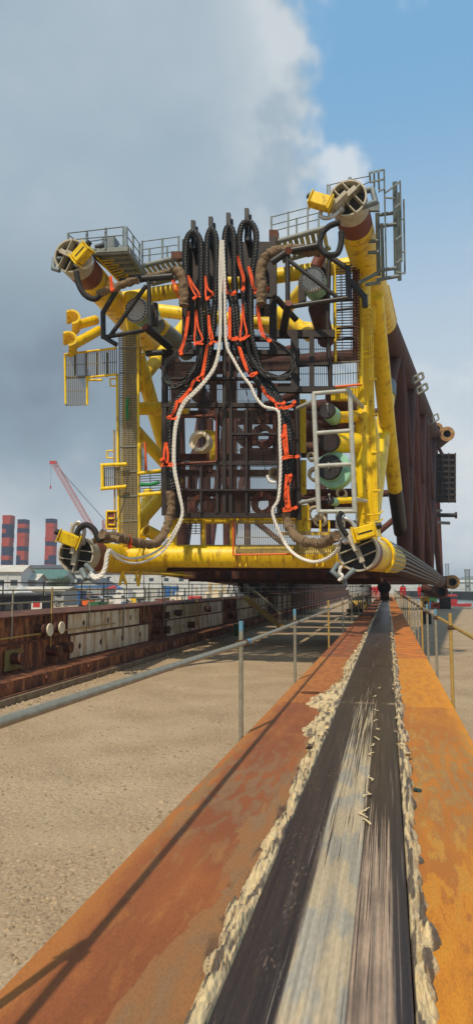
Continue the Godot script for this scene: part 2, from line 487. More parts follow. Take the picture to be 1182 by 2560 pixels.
# ---- yard ----------------------------------------------------------------
func make_yard() -> void:
	var g := MB.new()
	# the yard reaches the buildings on the left and the quay on the right; beyond the quay lies the water
	g.face(Vector3(-900, 0, 60), Vector3(90, 0, 60), Vector3(90, 0, -112), Vector3(-900, 0, -112))
	g.face(Vector3(-900, 0, -112), Vector3(6, 0, -112), Vector3(6, 0, -420), Vector3(-900, 0, -420))
	g.face(Vector3(-900, 0, -420), Vector3(-30, 0, -420), Vector3(-30, 0, -1400), Vector3(-900, 0, -1400))
	setting(put(g, "ground", "ground"))
	var w := MB.new()
	w.face(Vector3(-200, -1.2, 400), Vector3(2600, -1.2, 400), Vector3(2600, -1.2, -2600), Vector3(-200, -1.2, -2600))
	material("water", grainy(256, 91, [[0.0, C(96, 112, 116)], [1.0, C(122, 138, 140)]], 0.03, 0.12, 0.4), 0.2, 0.0, 0.05, height_tex(256, 93, 0.06), 1.2)
	setting(put(w, "water", "water"))
	var q := MB.new()
	q.box(Vector3(48, -0.79, -112.3), Vector3(84, 1.56, 0.6))
	q.box(Vector3(6.3, -0.79, -266), Vector3(0.6, 1.56, 308))
	setting(put(q, "quay_wall", "concrete"))
	# loose stones on the sand
	var mm := MultiMesh.new()
	mm.transform_format = MultiMesh.TRANSFORM_3D
	mm.use_colors = true
	var pebble := MB.new()
	for f in [[Vector3(1, 0, 0), Vector3(0, 0.6, 0.1), Vector3(0.1, 0, 1)], [Vector3(0.1, 0, 1), Vector3(0, 0.6, 0.1), Vector3(-0.9, 0, 0.1)], [Vector3(-0.9, 0, 0.1), Vector3(0, 0.6, 0.1), Vector3(-0.1, 0, -1.1)], [Vector3(-0.1, 0, -1.1), Vector3(0, 0.6, 0.1), Vector3(1, 0, 0)]]:
		var nn: Vector3 = (f[1] - f[0]).cross(f[2] - f[0]).normalized()
		if nn.y < 0: nn = -nn
		pebble.tri(pebble.vert(f[0], nn), pebble.vert(f[1], nn), pebble.vert(f[2], nn))
	mm.mesh = pebble.mesh()
	var spots := []
	var fn := FastNoiseLite.new()
	fn.seed = 8; fn.frequency = 0.35
	while spots.size() < 60000:
		var d := 3.0 + 34.0 * pow(rng.randf(), 1.9)
		var left := rng.randf() < 0.72
		var x := -1.6 - 8.1 * rng.randf() if left else 0.95 + 9.0 * rng.randf()
		if fn.get_noise_2d(x, d) + rng.randf() * 0.9 < 0.25: continue
		if rng.randf() < 0.06: x = FX + 1.15 + 0.7 * pow(rng.randf(), 2.0); d = 9.0 + 40.0 * rng.randf()
		spots.append(Vector3(x, 0, -d))
	mm.instance_count = spots.size()
	for i in spots.size():
		var s := 0.007 + 0.026 * pow(rng.randf(), 3.0)
		if rng.randf() < 0.006 or (spots[i].x < FX + 1.9 and rng.randf() < 0.3): s *= 2.4
		mm.set_instance_transform(i, Transform3D(Basis(Vector3.UP, rng.randf() * TAU).scaled(Vector3(s, s * (0.6 + rng.randf()), s * (0.7 + 0.6 * rng.randf()))), spots[i]))
		var t := 0.55 + 0.65 * rng.randf()
		mm.set_instance_color(i, Color(t, t * 0.97, t * 0.93))
	var mi := MultiMeshInstance3D.new()
	mi.name = "gravel"
	mi.multimesh = mm
	var sm: StandardMaterial3D = M["stone"]
	sm.vertex_color_use_as_albedo = true
	mi.material_override = sm
	add_child(mi)
	stuff(mi)
	tag(mi, "loose tan gravel scattered over the sandy yard", "gravel")

# ---- the beam under the photographer ------------------------------------
func skid_texture() -> ImageTexture:
	var w := 384
	var h := 1536
	# streaks drawn along the beam by the sliding load, speckle across it
	var f := FastNoiseLite.new()
	f.seed = 31; f.frequency = 0.06; f.fractal_octaves = 4
	var s1 := f.get_image(w, 96); s1.resize(w, h, Image.INTERPOLATE_CUBIC); s1.convert(Image.FORMAT_L8)
	f.seed = 37; f.frequency = 0.14
	var s2 := f.get_image(w, 40); s2.resize(w, h, Image.INTERPOLATE_CUBIC); s2.convert(Image.FORMAT_L8)
	f.seed = 41; f.frequency = 0.1; f.fractal_octaves = 3
	var sp := f.get_image(w, h); sp.convert(Image.FORMAT_L8)
	f.seed = 43; f.frequency = 0.012
	var pa := f.get_image(w, h); pa.convert(Image.FORMAT_L8)
	var d1 := s1.get_data(); var d2 := s2.get_data(); var d3 := sp.get_data(); var d4 := pa.get_data()
	var out := PackedByteArray()
	out.resize(w * h * 3)
	var dark := Vector3(42, 36, 35)
	var dark2 := Vector3(66, 54, 48)
	var tan := Vector3(186, 168, 138)
	var ashen := Vector3(160, 154, 140)
	var pink := Vector3(168, 144, 122)
	for j in h:
		var dist := 1.5 + 12.0 * (j + 0.5) / h
		var seam := exp(-pow((dist - 9.25) / 0.07, 2.0))
		for i in w:
			var u := (i + 0.5) / w
			var k := j * w + i
			var a := d1[k] / 255.0
			var b := d2[k] / 255.0
			var s := d3[k] / 255.0
			var p := d4[k] / 255.0
			var c := dark.lerp(dark2, clampf(a * 1.2 - 0.2 + 0.3 * (s - 0.5), 0.0, 1.0))
			if u < 0.34: c = c.lerp(Vector3(112, 94, 80), clampf((s - 0.62) * 4.0, 0.0, 1.0) * clampf((p - 0.42) * 4.0, 0.0, 1.0))
			# pale film worn bright in the middle lane
			var lane := smoothstep(0.31, 0.36, u + 0.03 * (a - 0.5)) * smoothstep(0.67, 0.655, u)
			var film := clampf(lane * clampf((8.0 - dist) * 0.9 + (b - 0.5) * 9.0 + (a - 0.5) * 4.0, 0.0, 1.0), 0.0, 1.0)
			c = c.lerp(tan.lerp(ashen, clampf((p - 0.4) * 5.0, 0.0, 1.0)) * (0.86 + 0.28 * a), film * 0.94)
			# rosy lane beside it, near the camera only
			var lane2 := smoothstep(0.66, 0.67, u) * smoothstep(0.91, 0.88, u + 0.04 * (a - 0.5))
			var film2 := clampf(lane2 * clampf((4.4 - dist) * 2.2 + (b - 0.5) * 9.0, 0.0, 1.0), 0.0, 1.0)
			c = c.lerp(pink.lerp(Vector3(124, 106, 92), clampf((p - 0.45) * 2.0, 0.0, 1.0)) * (0.7 + 0.6 * a), film2 * 0.88)
			# thin scratches
			c = c.lerp(Vector3(150, 142, 132), clampf((b - 0.74) * 6.0, 0.0, 0.55) * smoothstep(0.1, 0.3, u))
			c = c.lerp(Vector3(176, 150, 122), seam * clampf(p * 2.2 - 0.5, 0.0, 0.9))
			c *= 0.93 + 0.14 * s
			out[k * 3] = clampi(int(c.x), 0, 255); out[k * 3 + 1] = clampi(int(c.y), 0, 255); out[k * 3 + 2] = clampi(int(c.z), 0, 255)
	return ImageTexture.create_from_image(Image.create_from_data(w, h, false, Image.FORMAT_RGB8, out))

# rust on the deck plates beside the skid: kept as it lies on the real plates, from 1.5 m to 15.4 m ahead
func deck_texture(right: bool) -> ImageTexture:
	var w := 384
	var h := 1664
	var f := FastNoiseLite.new()
	f.fractal_octaves = 5; f.fractal_gain = 0.58
	f.domain_warp_enabled = true; f.domain_warp_amplitude = 26.0; f.domain_warp_frequency = 0.02
	f.seed = 51 + int(right); f.frequency = 0.006
	var n0 := f.get_image(w, h); n0.convert(Image.FORMAT_L8)
	f.seed = 57 + int(right); f.frequency = 0.017
	var n1 := f.get_image(w, h); n1.convert(Image.FORMAT_L8)
	f.domain_warp_enabled = false
	f.seed = 63 + int(right); f.frequency = 0.22; f.fractal_octaves = 3
	var n2 := f.get_image(w, h); n2.convert(Image.FORMAT_L8)
	var d0 := n0.get_data(); var d1 := n1.get_data(); var d2 := n2.get_data()
	var out := PackedByteArray()
	out.resize(w * h * 3)
	var deep := Vector3(130, 72, 37)
	var warm := Vector3(156, 91, 43)
	var orange := Vector3(176, 112, 48)
	var tanr := Vector3(146, 104, 62)
	var grey := Vector3(122, 106, 84)
	var soot := Vector3(64, 44, 34)
	if right:
		deep = Vector3(166, 102, 36); warm = Vector3(188, 120, 30); orange = Vector3(206, 136, 30); tanr = Vector3(176, 128, 58); grey = Vector3(136, 118, 86); soot = Vector3(92, 60, 36)
	for j in h:
		var dist := 1.5 + 13.9 * (j + 0.5) / h
		var mid := exp(-pow((dist - 5.4) / 1.5, 2.0)) if not right else exp(-pow((dist - 6.0) / 2.2, 2.0))
		var far := 1.0 if dist > 9.35 else 0.0      # the next plate has rusted brighter
		for i in w:
			var u := (i + 0.5) / w              # 0 outer edge, 1 against the grease
			if right: u = 1.0 - u
			var k := j * w + i
			var a := d0[k] / 255.0
			var b := d1[k] / 255.0
			var g := d2[k] / 255.0
			var near := smoothstep(0.0, 0.12, 4.2 + 3.0 * (b - 0.5) + 1.5 * (a - 0.5) - dist)
			var c := deep.lerp(warm, clampf((a - 0.3) * 1.2 + 0.5 * far + (0.5 * near if right else 0.0), 0.0, 1.0))
			c = c.lerp(orange, clampf((b - 0.58) * 1.5 + far * 0.55 + (near * 0.5 if right else 0.0), 0.0, 0.85))
			# bare rim of fresher rust along the outer edge
			c = c.lerp(orange, smoothstep(0.2, 0.04, u + (a - 0.5) * 0.22) * 0.75)
			# flaking bands: worn grey scale in the middle stretch, tan scale toward the grease
			c = c.lerp(grey, smoothstep(0.5, 0.62, b + 0.22 * mid - 0.12 + 0.14 * (g - 0.5)) * mid * 0.55)
			var edge := 0.66 + 0.3 * (a - 0.5) + 0.16 * (b - 0.5) + 0.1 * smoothstep(3.0, 6.0, dist)
			if not right:
				c = c.lerp(tanr.lerp(grey, clampf(b * 1.4 - 0.5, 0.0, 0.6)), smoothstep(edge, edge + 0.015, u) * 0.8 * (1.0 - 0.6 * far))
				c = c.lerp(soot, smoothstep(0.84, 0.97, u + 0.3 * (b - 0.5)) * 0.75)
			else:
				c = c.lerp(tanr, smoothstep(0.55, 0.7, b + 0.1 * (g - 0.5)) * smoothstep(0.45, 0.8, u) * 0.7 * (1.0 - near))
				c = c.lerp(soot, smoothstep(0.93, 1.0, u + 0.14 * (b - 0.5)) * 0.6)
			c = c.lerp(soot, clampf((g - 0.68) * 2.5, 0.0, 0.4))
			c *= 0.84 + 0.32 * g
			out[k * 3] = clampi(int(c.x), 0, 255); out[k * 3 + 1] = clampi(int(c.y), 0, 255); out[k * 3 + 2] = clampi(int(c.z), 0, 255)
	return ImageTexture.create_from_image(Image.create_from_data(w, h, false, Image.FORMAT_RGB8, out))

const BX0 := -1.50
const BX1 := 0.80
const SX0 := -0.655
const SX1 := 0.065
const BEAM_END := 112.0
func make_skid_beam() -> void:
	var beam := base("skid_beam", "long rusty orange skid beam underfoot running away to the jacket", "skid beam")
	put(MB.new().box(Vector3((BX0 + BX1) * 0.5, (BEAM_Y - 0.03) * 0.5, -(BEAM_END - 2.0) * 0.5), Vector3(BX1 - BX0 - 0.12, BEAM_Y - 0.03, BEAM_END + 2.0)), "web", "rust_dark", beam)
	# deck plates, butted with an open seam
	var cuts := [-3.0, 2.2, 9.35, 15.4, 21.5, 27.6, 34.0, 40.0, 46.0, 52.0, 58.0, 64.0, 70.0, 76.0, 82.0, 88.0, 94.0, 100.0, 106.0, BEAM_END]
	for side in 2:
		var dm := StandardMaterial3D.new()
		dm.albedo_texture = deck_texture(side == 1)
		dm.roughness = 0.85
		M["deck%d" % side] = dm
	for i in cuts.size() - 1:
		var z0: float = cuts[i] + 0.004
		var z1: float = cuts[i + 1] - 0.004
		var dy := 0.002 * (i % 2)
		for side in 2:
			var x0 := BX0 if side == 0 else SX1
			var x1 := SX0 if side == 0 else BX1
			var b := MB.new()
			b.cbox(Vector3((x0 + x1) * 0.5, BEAM_Y - 0.015 - dy, -(z0 + z1) * 0.5), Vector3(x1 - x0, 0.03, z1 - z0), 0.006)
			for k in b.uv.size():
				b.uv[k] = Vector2(clampf((b.v[k].x - x0) / (x1 - x0), 0.003, 0.997), (-b.v[k].z - 1.5) / 13.9)
			put(b, "deck_plate", ("deck%d" % side) if z1 < 15.5 else (["rust_plate", "rust_bright"][side]), beam)
	var sm := StandardMaterial3D.new()
	sm.albedo_texture = skid_texture()
	sm.roughness = 0.32
	M["skid"] = sm
	var sc := [-2.5, 1.7, 9.25, 13.4, 17.6, 22.0, 27.0, 32.0, 38.0, 44.0, 50.0, 56.0, 62.0, 68.0, 74.0, 80.0, 86.0, 92.0, 98.0, 104.0, BEAM_END]
	for i in sc.size() - 1:
		var z0: float = sc[i] + 0.003
		var z1: float = sc[i + 1] - 0.003
		var b := MB.new()
		var y := BEAM_Y + 0.045 - 0.0015 * (i % 3)
		var va := (z0 - 1.5) / 12.0
		var vb := (z1 - 1.5) / 12.0
		if z1 < 1.8: va = 0.35; vb = 0.0
		if z0 > 13.0: va = 0.66 + 0.02 * (i % 4); vb = 0.98
		var x0 := SX0 + 0.006 * (i % 2)
		var x1 := SX1 - 0.005 * ((i + 1) % 3)
		b.box(Vector3((x0 + x1) * 0.5, y - 0.035, -(z0 + z1) * 0.5), Vector3(x1 - x0, 0.06, z1 - z0))
		for k in b.uv.size():
			var p: Vector3 = b.v[k]
			b.uv[k] = Vector2(clampf((p.x - x0) / (x1 - x0), 0.01, 0.99), lerpf(va, vb, (-p.z - z0) / (z1 - z0)))
		put(b, "skid_plate", "skid", beam)
	# a weld stub left on the right deck
	put(MB.new().sweep(curve([Vector3(0.31, BEAM_Y + 0.004, -2.86), Vector3(0.4, BEAM_Y + 0.006, -2.82), Vector3(0.62, BEAM_Y + 0.004, -2.78)], 0.03), 0.009, 6), "weld_bead", "rust_dark", beam)

# ---- railings ------------------------------------------------------------
func post(parent: Node3D, p: Vector3, h: float, m: String, tip := false) -> void:
	put(MB.new().tube(p, p + Vector3(0, h, 0), 0.0242, -1, 12), "post", m, parent)
	if tip: put(MB.new().tube(p + Vector3(0, h - 0.1, 0), p + Vector3(0, h + 0.002, 0), 0.0252, -1, 12), "painted_tip", "blue_tip", parent)
func coupler(parent: Node3D, p: Vector3) -> void:
	var b := MB.new()
	b.tube(p + Vector3(0, -0.03, 0), p + Vector3(0, 0.03, 0), 0.034, -1, 10)
	b.tube(p + Vector3(0.048, 0, -0.03), p + Vector3(0.048, 0, 0.03), 0.034, -1, 10)
	b.box(p + Vector3(0.024, 0, 0), Vector3(0.05, 0.05, 0.05))
	b.tube(p + Vector3(-0.05, 0.0, 0.034), p + Vector3(0.03, 0.0, 0.034), 0.009, -1, 6)
	b.tube(p + Vector3(0.02, 0.0, -0.04), p + Vector3(0.085, 0.0, -0.04), 0.009, -1, 6)
	put(b, "coupler", "clamp", parent)
func make_railings() -> void:
	var r := base("handrail", "galvanised scaffold tube handrail along the left edge of the rusty beam", "handrail", "scaffold handrails on the near beam")
	var ds := [2.1, 7.19, 11.5, 18.2, 24.0, 30.0, 37.0, 45.0, 55.0, 66.0, 78.0, 90.0]
	var xl := BX0 - 0.035
	for i in ds.size():
		var d: float = ds[i]
		post(r, Vector3(xl, 0.0, -d), 2.74 - 0.01 * (i % 3), "scaffold" if i != 3 else "scaffold_yellow", i == 1 or i == 2)
		coupler(r, Vector3(xl, 2.505 + (0.08 if i == 0 else 0.0), -d))
	var pts := [Vector3(xl + 0.048, 2.62, 1.0), Vector3(xl + 0.048, 2.505, -7.3), Vector3(xl + 0.048, 2.5, -13.2), Vector3(xl + 0.048, 2.505, -19.2), Vector3(xl + 0.048, 2.5, -25.2), Vector3(xl + 0.048, 2.51, -38), Vector3(xl + 0.048, 2.5, -52), Vector3(xl + 0.048, 2.51, -70), Vector3(xl + 0.048, 2.5, -92)]
	for i in pts.size() - 1:
		put(MB.new().tube(pts[i], pts[i + 1] + Vector3(0.001, 0.0, 0.004), 0.0242, -1, 14), "rail", "scaffold" if i != 3 else "scaffold_yellow", r)
		if i > 0: put(MB.new().tube(pts[i] + Vector3(0, 0, 0.09), pts[i] - Vector3(0, 0, 0.09), 0.031, -1, 12), "sleeve_coupler", "blue_tip" if i == 1 else "clamp", r)
	r = base("handrail", "weathered scaffold tube handrail along the right edge of the rusty beam", "handrail", "scaffold handrails on the near beam")
	ds = [4.2, 7.2, 9.95, 13.0, 15.7, 18.2, 20.6, 23.2, 25.8, 28.6, 31.8, 35.5, 39.5, 44.0, 49.0, 55.0, 62.0, 70.0, 80.0, 92.0]
	var xr := BX1 + 0.035
	for i in ds.size():
		var d: float = ds[i]
		if i < 2: continue
		post(r, Vector3(xr, 0.0, -d), 2.69 + 0.02 * (i % 3), "scaffold_yellow" if i == 2 or i % 4 == 1 else "scaffold", i == 3 or i == 4)
		coupler(r, Vector3(xr, 2.535, -d))
	pts = [Vector3(xr + 0.048, 2.56, 1.0), Vector3(xr + 0.048, 2.555, -7.3), Vector3(xr + 0.048, 2.535, -13.2), Vector3(xr + 0.048, 2.54, -19.2), Vector3(xr + 0.048, 2.53, -25.2), Vector3(xr + 0.048, 2.54, -38), Vector3(xr + 0.048, 2.535, -52), Vector3(xr + 0.048, 2.54, -70), Vector3(xr + 0.048, 2.535, -92)]
	for i in pts.size() - 1:
		put(MB.new().tube(pts[i], pts[i + 1] + Vector3(0.001, 0.0, 0.004), 0.0242, -1, 14), "rail", "scaffold" if i != 1 else "scaffold_yellow", r)
		if i > 0: put(MB.new().tube(pts[i] + Vector3(0, 0, 0.09), pts[i] - Vector3(0, 0, 0.09), 0.031, -1, 12), "sleeve_coupler", "clamp", r)

# ---- the second skid beam, across the yard --------------------------------
const FX := -10.8
func plate_hole(z0: float, z1: float, y0: float, y1: float, cz: float, cy: float, r: float, x: float, t: float) -> MB:
	# a plate standing at x, facing +x, with a round hole
	var b := MB.new()
	var s := 20
	var cor := []
	for k in s:
		var a := TAU * (k + 0.5) / s
		var d := Vector2(cos(a), sin(a))
		var m := INF
		if absf(d.x) > 1e-4: m = minf(m, ((z1 - cz) if d.x > 0 else (z0 - cz)) / d.x)
		if absf(d.y) > 1e-4: m = minf(m, ((y1 - cy) if d.y > 0 else (y0 - cy)) / d.y)
		cor.append([d, m])
	for k in s:
		var a: Array = cor[k]
		var c: Array = cor[(k + 1) % s]
		var p0 := Vector3(x, cy + a[0].y * r, cz + a[0].x * r)
		var p1 := Vector3(x, cy + c[0].y * r, cz + c[0].x * r)
		var q0 := Vector3(x, cy + a[0].y * a[1], cz + a[0].x * a[1])
		var q1 := Vector3(x, cy + c[0].y * c[1], cz + c[0].x * c[1])
		b.quad(b.vert(p0, Vector3.RIGHT), b.vert(p1, Vector3.RIGHT), b.vert(q1, Vector3.RIGHT), b.vert(q0, Vector3.RIGHT))
		# the corner between two outer points on different sides
		var on_z0: bool = absf(absf(q0.z - cz) - (absf(z1 - cz) if a[0].x > 0 else absf(z0 - cz))) < 1e-4
		var on_z1: bool = absf(absf(q1.z - cz) - (absf(z1 - cz) if c[0].x > 0 else absf(z0 - cz))) < 1e-4
		if on_z0 != on_z1:
			var kz := q0.z if on_z0 else q1.z
			var ky := q1.y if on_z0 else q0.y
			b.tri(b.vert(q0, Vector3.RIGHT), b.vert(Vector3(x, ky, kz), Vector3.RIGHT), b.vert(q1, Vector3.RIGHT))
		var inn := Vector3(0, -a[0].y, -a[0].x)
		var bk := Vector3(-t, 0, 0)
		b.quad(b.vert(p0, inn), b.vert(p1, inn), b.vert(p1 + bk, inn), b.vert(p0 + bk, inn))
	# rim of the plate
	var e := [Vector3(x, y0, z0), Vector3(x, y0, z1), Vector3(x, y1, z1), Vector3(x, y1, z0)]
	for k in 4:
		var p: Vector3 = e[k]
		var q: Vector3 = e[(k + 1) % 4]
		b.face(p, q, q + Vector3(-t, 0, 0), p + Vector3(-t, 0, 0))
	return b
func make_far_skid_beam() -> void:
	var pale_ramp := [[0.0, C(100, 60, 38)], [0.2, C(152, 108, 66)], [0.32, C(190, 166, 130)], [0.6, C(216, 204, 178)], [0.82, C(226, 216, 194)], [1.0, C(176, 132, 84)]]
	for k in 3:
		var m := material("pale_plate%d" % k, grainy(256, 101 + k * 5, pale_ramp, 0.012, 0.1, 0.3), 0.85, 0.0, 0.4)
		m.uv1_scale = Vector3(0.55, 0.16, 0.55)     # stains run down the plates
		m.uv1_offset = Vector3(0.3 * k, 0.1 * k, 0.2)
	for k in 2:
		var m := material("old_plate%d" % k, grainy(256, 121 + k, [[0.0, C(70, 46, 30)], [0.3, C(112, 76, 44)], [0.5, C(132, 110, 62)], [0.7, C(120, 116, 66)], [1.0, C(150, 96, 52)]], 0.012, 0.1, 0.3), 0.85, 0.0, 0.4)
		m.uv1_scale = Vector3(0.5, 0.14, 0.5)
	var wm := material("wall_rust", grainy(512, 117, [[0.0, C(44, 30, 24)], [0.3, C(74, 46, 33)], [0.5, C(112, 66, 42)], [0.66, C(148, 90, 52)], [1.0, C(176, 140, 98)]], 0.012, 0.1, 0.3), 0.85, 0.0, 0.3)
	wm.uv1_scale = Vector3(0.4, 0.12, 0.4)
	var beam := base("skid_beam", "stained rusty skid beam with pale holed plates across the sandy yard", "skid beam")
	var z0 := 6.0
	var z1 := 200.0
	var zc := -(z0 + z1) * 0.5
	var zl := z1 - z0
	put(MB.new().box(Vector3(FX - 1.3, 1.095, zc), Vector3(2.5, 2.18, zl)), "web", "wall_rust", beam)
	put(MB.new().box(Vector3(FX - 1.2, 2.2, zc), Vector3(2.6, 0.05, zl)), "top_flange", "rust_dark", beam)
	put(MB.new().box(Vector3(FX - 0.02, 1.415, zc), Vector3(0.1, 0.05, zl)), "stiffener", "rust_dark", beam)
	put(MB.new().cbox(Vector3(FX + 0.45, 0.31, zc), Vector3(0.9, 0.54, zl), 0.015), "ledge", "wall_rust", beam)
	put(MB.new().cbox(Vector3(FX + 0.55, 0.1, zc), Vector3(1.14, 0.2, zl), 0.02), "kerb", "concrete", beam)
	put(MB.new().box(Vector3(FX + 1.0, 0.2, zc), Vector3(0.12, 0.06, zl)), "rail_strip", "rust_dark", beam)
	# holed plates in two rows; darker bays with pipe stubs between them
	var d := 12.0
	var row := 0
	var r2 := RandomNumberGenerator.new()
	r2.seed = 5
	var bays := [[14.2, 21.9], [30.6, 32.6], [46.0, 49.0], [62.0, 66.0]]
	for k in 2:
		d = 12.4 if k == 0 else 12.0
		var ya := 1.45 if k == 0 else 0.62
		var yb := 2.15 if k == 0 else 1.385
		while d < 78.0:
			var w := 1.5 + 0.9 * r2.randf()
			if d > 34: w *= 1.25
			var skip := false
			for b in bays:
				if d + w > b[0] and d < b[1]:
					d = b[1] + (0.05 if k == 0 else 0.6 * r2.randf())
					skip = true
					break
			if skip: continue
			var t := 0.035
			var hole := 0.105 + 0.015 * r2.randf()
			put(plate_hole(-(d + w - 0.03), -d, ya + 0.02 * r2.randf(), yb - 0.02 * r2.randf(), -(d + w * (0.4 + 0.2 * r2.randf())), (ya + yb) * 0.5 - 0.02, hole, FX + t + 0.004 * r2.randf(), t), "plate", "pale_plate%d" % (r2.randi() % 3), beam)
			d += w
	for bz in [[19.95, 1.74], [20.75, 1.76], [16.4, 1.7], [18.4, 1.0], [20.7, 1.02], [21.5, 1.06], [31.2, 1.75], [31.0, 1.05], [32.0, 1.7], [32.1, 1.0], [19.4, 0.42], [24.2, 0.42], [34.0, 1.74], [36.5, 1.0], [40.0, 1.74], [46.9, 1.8], [47.4, 1.0], [54.0, 1.7], [58.0, 1.0], [62.6, 1.1], [45.9, 1.75], [46.6, 1.05], [63.0, 1.7]]:
		var c := Vector3(FX - 0.05, bz[1], -bz[0])
		var o := put(MB.new().tube(c, c + Vector3(0.42, 0, 0), 0.17, -1, 20, false), "pipe_stub", "rust_dark", beam)
		if bz[1] > 1.73 and bz[0] < 21.0:
			put(MB.new().pipe(c + Vector3(0.42, 0, 0), c + Vector3(0.46, 0, 0), 0.2, 0.13, 20), "end_ring", "cream", o)
			put(MB.new().tube(c + Vector3(0.37, 0, 0), c + Vector3(0.43, 0, 0), 0.128, -1, 20), "end_cover", "pale_plate0", o)
		else:
			put(MB.new().tube(c + Vector3(0.4, 0, 0), c + Vector3(0.44, 0, 0), 0.19, -1, 20), "end_cover", "rust_dark", o)
	for q in [[18.0, 19.0, 0.66, 1.26, 2], [14.4, 16.0, 1.46, 2.1, 1], [16.2, 17.4, 0.66, 1.3, 0]]:
		put(MB.new().cbox(Vector3(FX + 0.012, (q[2] + q[3]) * 0.5, -(q[0] + q[1]) * 0.5), Vector3(0.05, q[3] - q[2], q[1] - q[0]), 0.01), "patch_plate", "old_plate%d" % (q[4] % 2), beam)
	# vertical stiffeners
	for i in 22:
		var z := -(11.0 + i * 3.1)
		put(MB.new().box(Vector3(FX + 0.0, 1.8, z), Vector3(0.09, 0.74, 0.03)), "stiffener", "rust_dark", beam)
	# lugs along the ledge
	for i in 16:
		var z := -(13.0 + i * 2.9)
		put(MB.new().tube(Vector3(FX + 0.86, 0.42, z), Vector3(FX + 0.98, 0.42, z), 0.075, -1, 12), "lug", "rust_dark", beam)
	# painted number of the bay
	var tm := TextMesh.new()
	tm.text = "18"
	var sf := SystemFont.new()
	sf.font_names = PackedStringArray(["Droid Sans"])
	tm.font = sf
	tm.font_size = 32; tm.pixel_size = 0.0095; tm.depth = 0.006
	var t := put(tm, "bay_number", "white_paint", beam)
	t.position = Vector3(FX + 0.02, 1.02, -22.15); t.rotation.y = PI / 2
	var lt := TextMesh.new()
	lt.text = "S"
	lt.font = sf
	lt.font_size = 32; lt.pixel_size = 0.008; lt.depth = 0.006
	var lm := put(lt, "ledge_letter", "white_paint", beam)
	lm.position = Vector3(FX + 0.905, 0.4, -31.3); lm.rotation.y = PI / 2
	# tube fence along the top of it
	var f := base("tube_fence", "thin scaffold tube fence standing along the far stained beam", "fence")
	var dd := 9.5
	var i := 0
	while dd < 72.0:
		var low := 0.9 if i % 2 == 0 else 1.55
		put(MB.new().tube(Vector3(FX + 0.09, low, -dd), Vector3(FX + 0.09, 3.02 + 0.06 * (i % 3), -dd), 0.026, -1, 8), "post", "scaffold" if i % 3 != 1 else "scaffold_yellow", f)
		put(MB.new().tube(Vector3(FX - 2.3, 2.22, -dd - 1.0), Vector3(FX - 2.3, 3.3, -dd - 1.0), 0.026, -1, 8), "post", "black_steel", f)
		dd += 2.4 + 0.5 * (i % 3)
		i += 1
	for h in [[FX + 0.14, 2.98], [FX + 0.14, 2.6], [FX - 2.26, 3.22], [FX - 2.26, 2.72]]:
		put(MB.new().tube(Vector3(h[0], h[1], -6), Vector3(h[0], h[1] + 0.05, -72), 0.024, -1, 8), "rail", "scaffold" if h[0] > FX else "black_steel", f)
	for h in [[1.62, -17.5, -25.8], [1.45, -6, -15.6], [1.62, -33, -43.0]]:
		put(MB.new().tube(Vector3(FX + 0.15, h[0], h[1]), Vector3(FX + 0.15, h[0] + 0.02, h[2]), 0.026, -1, 8), "rail", "scaffold_yellow", f)

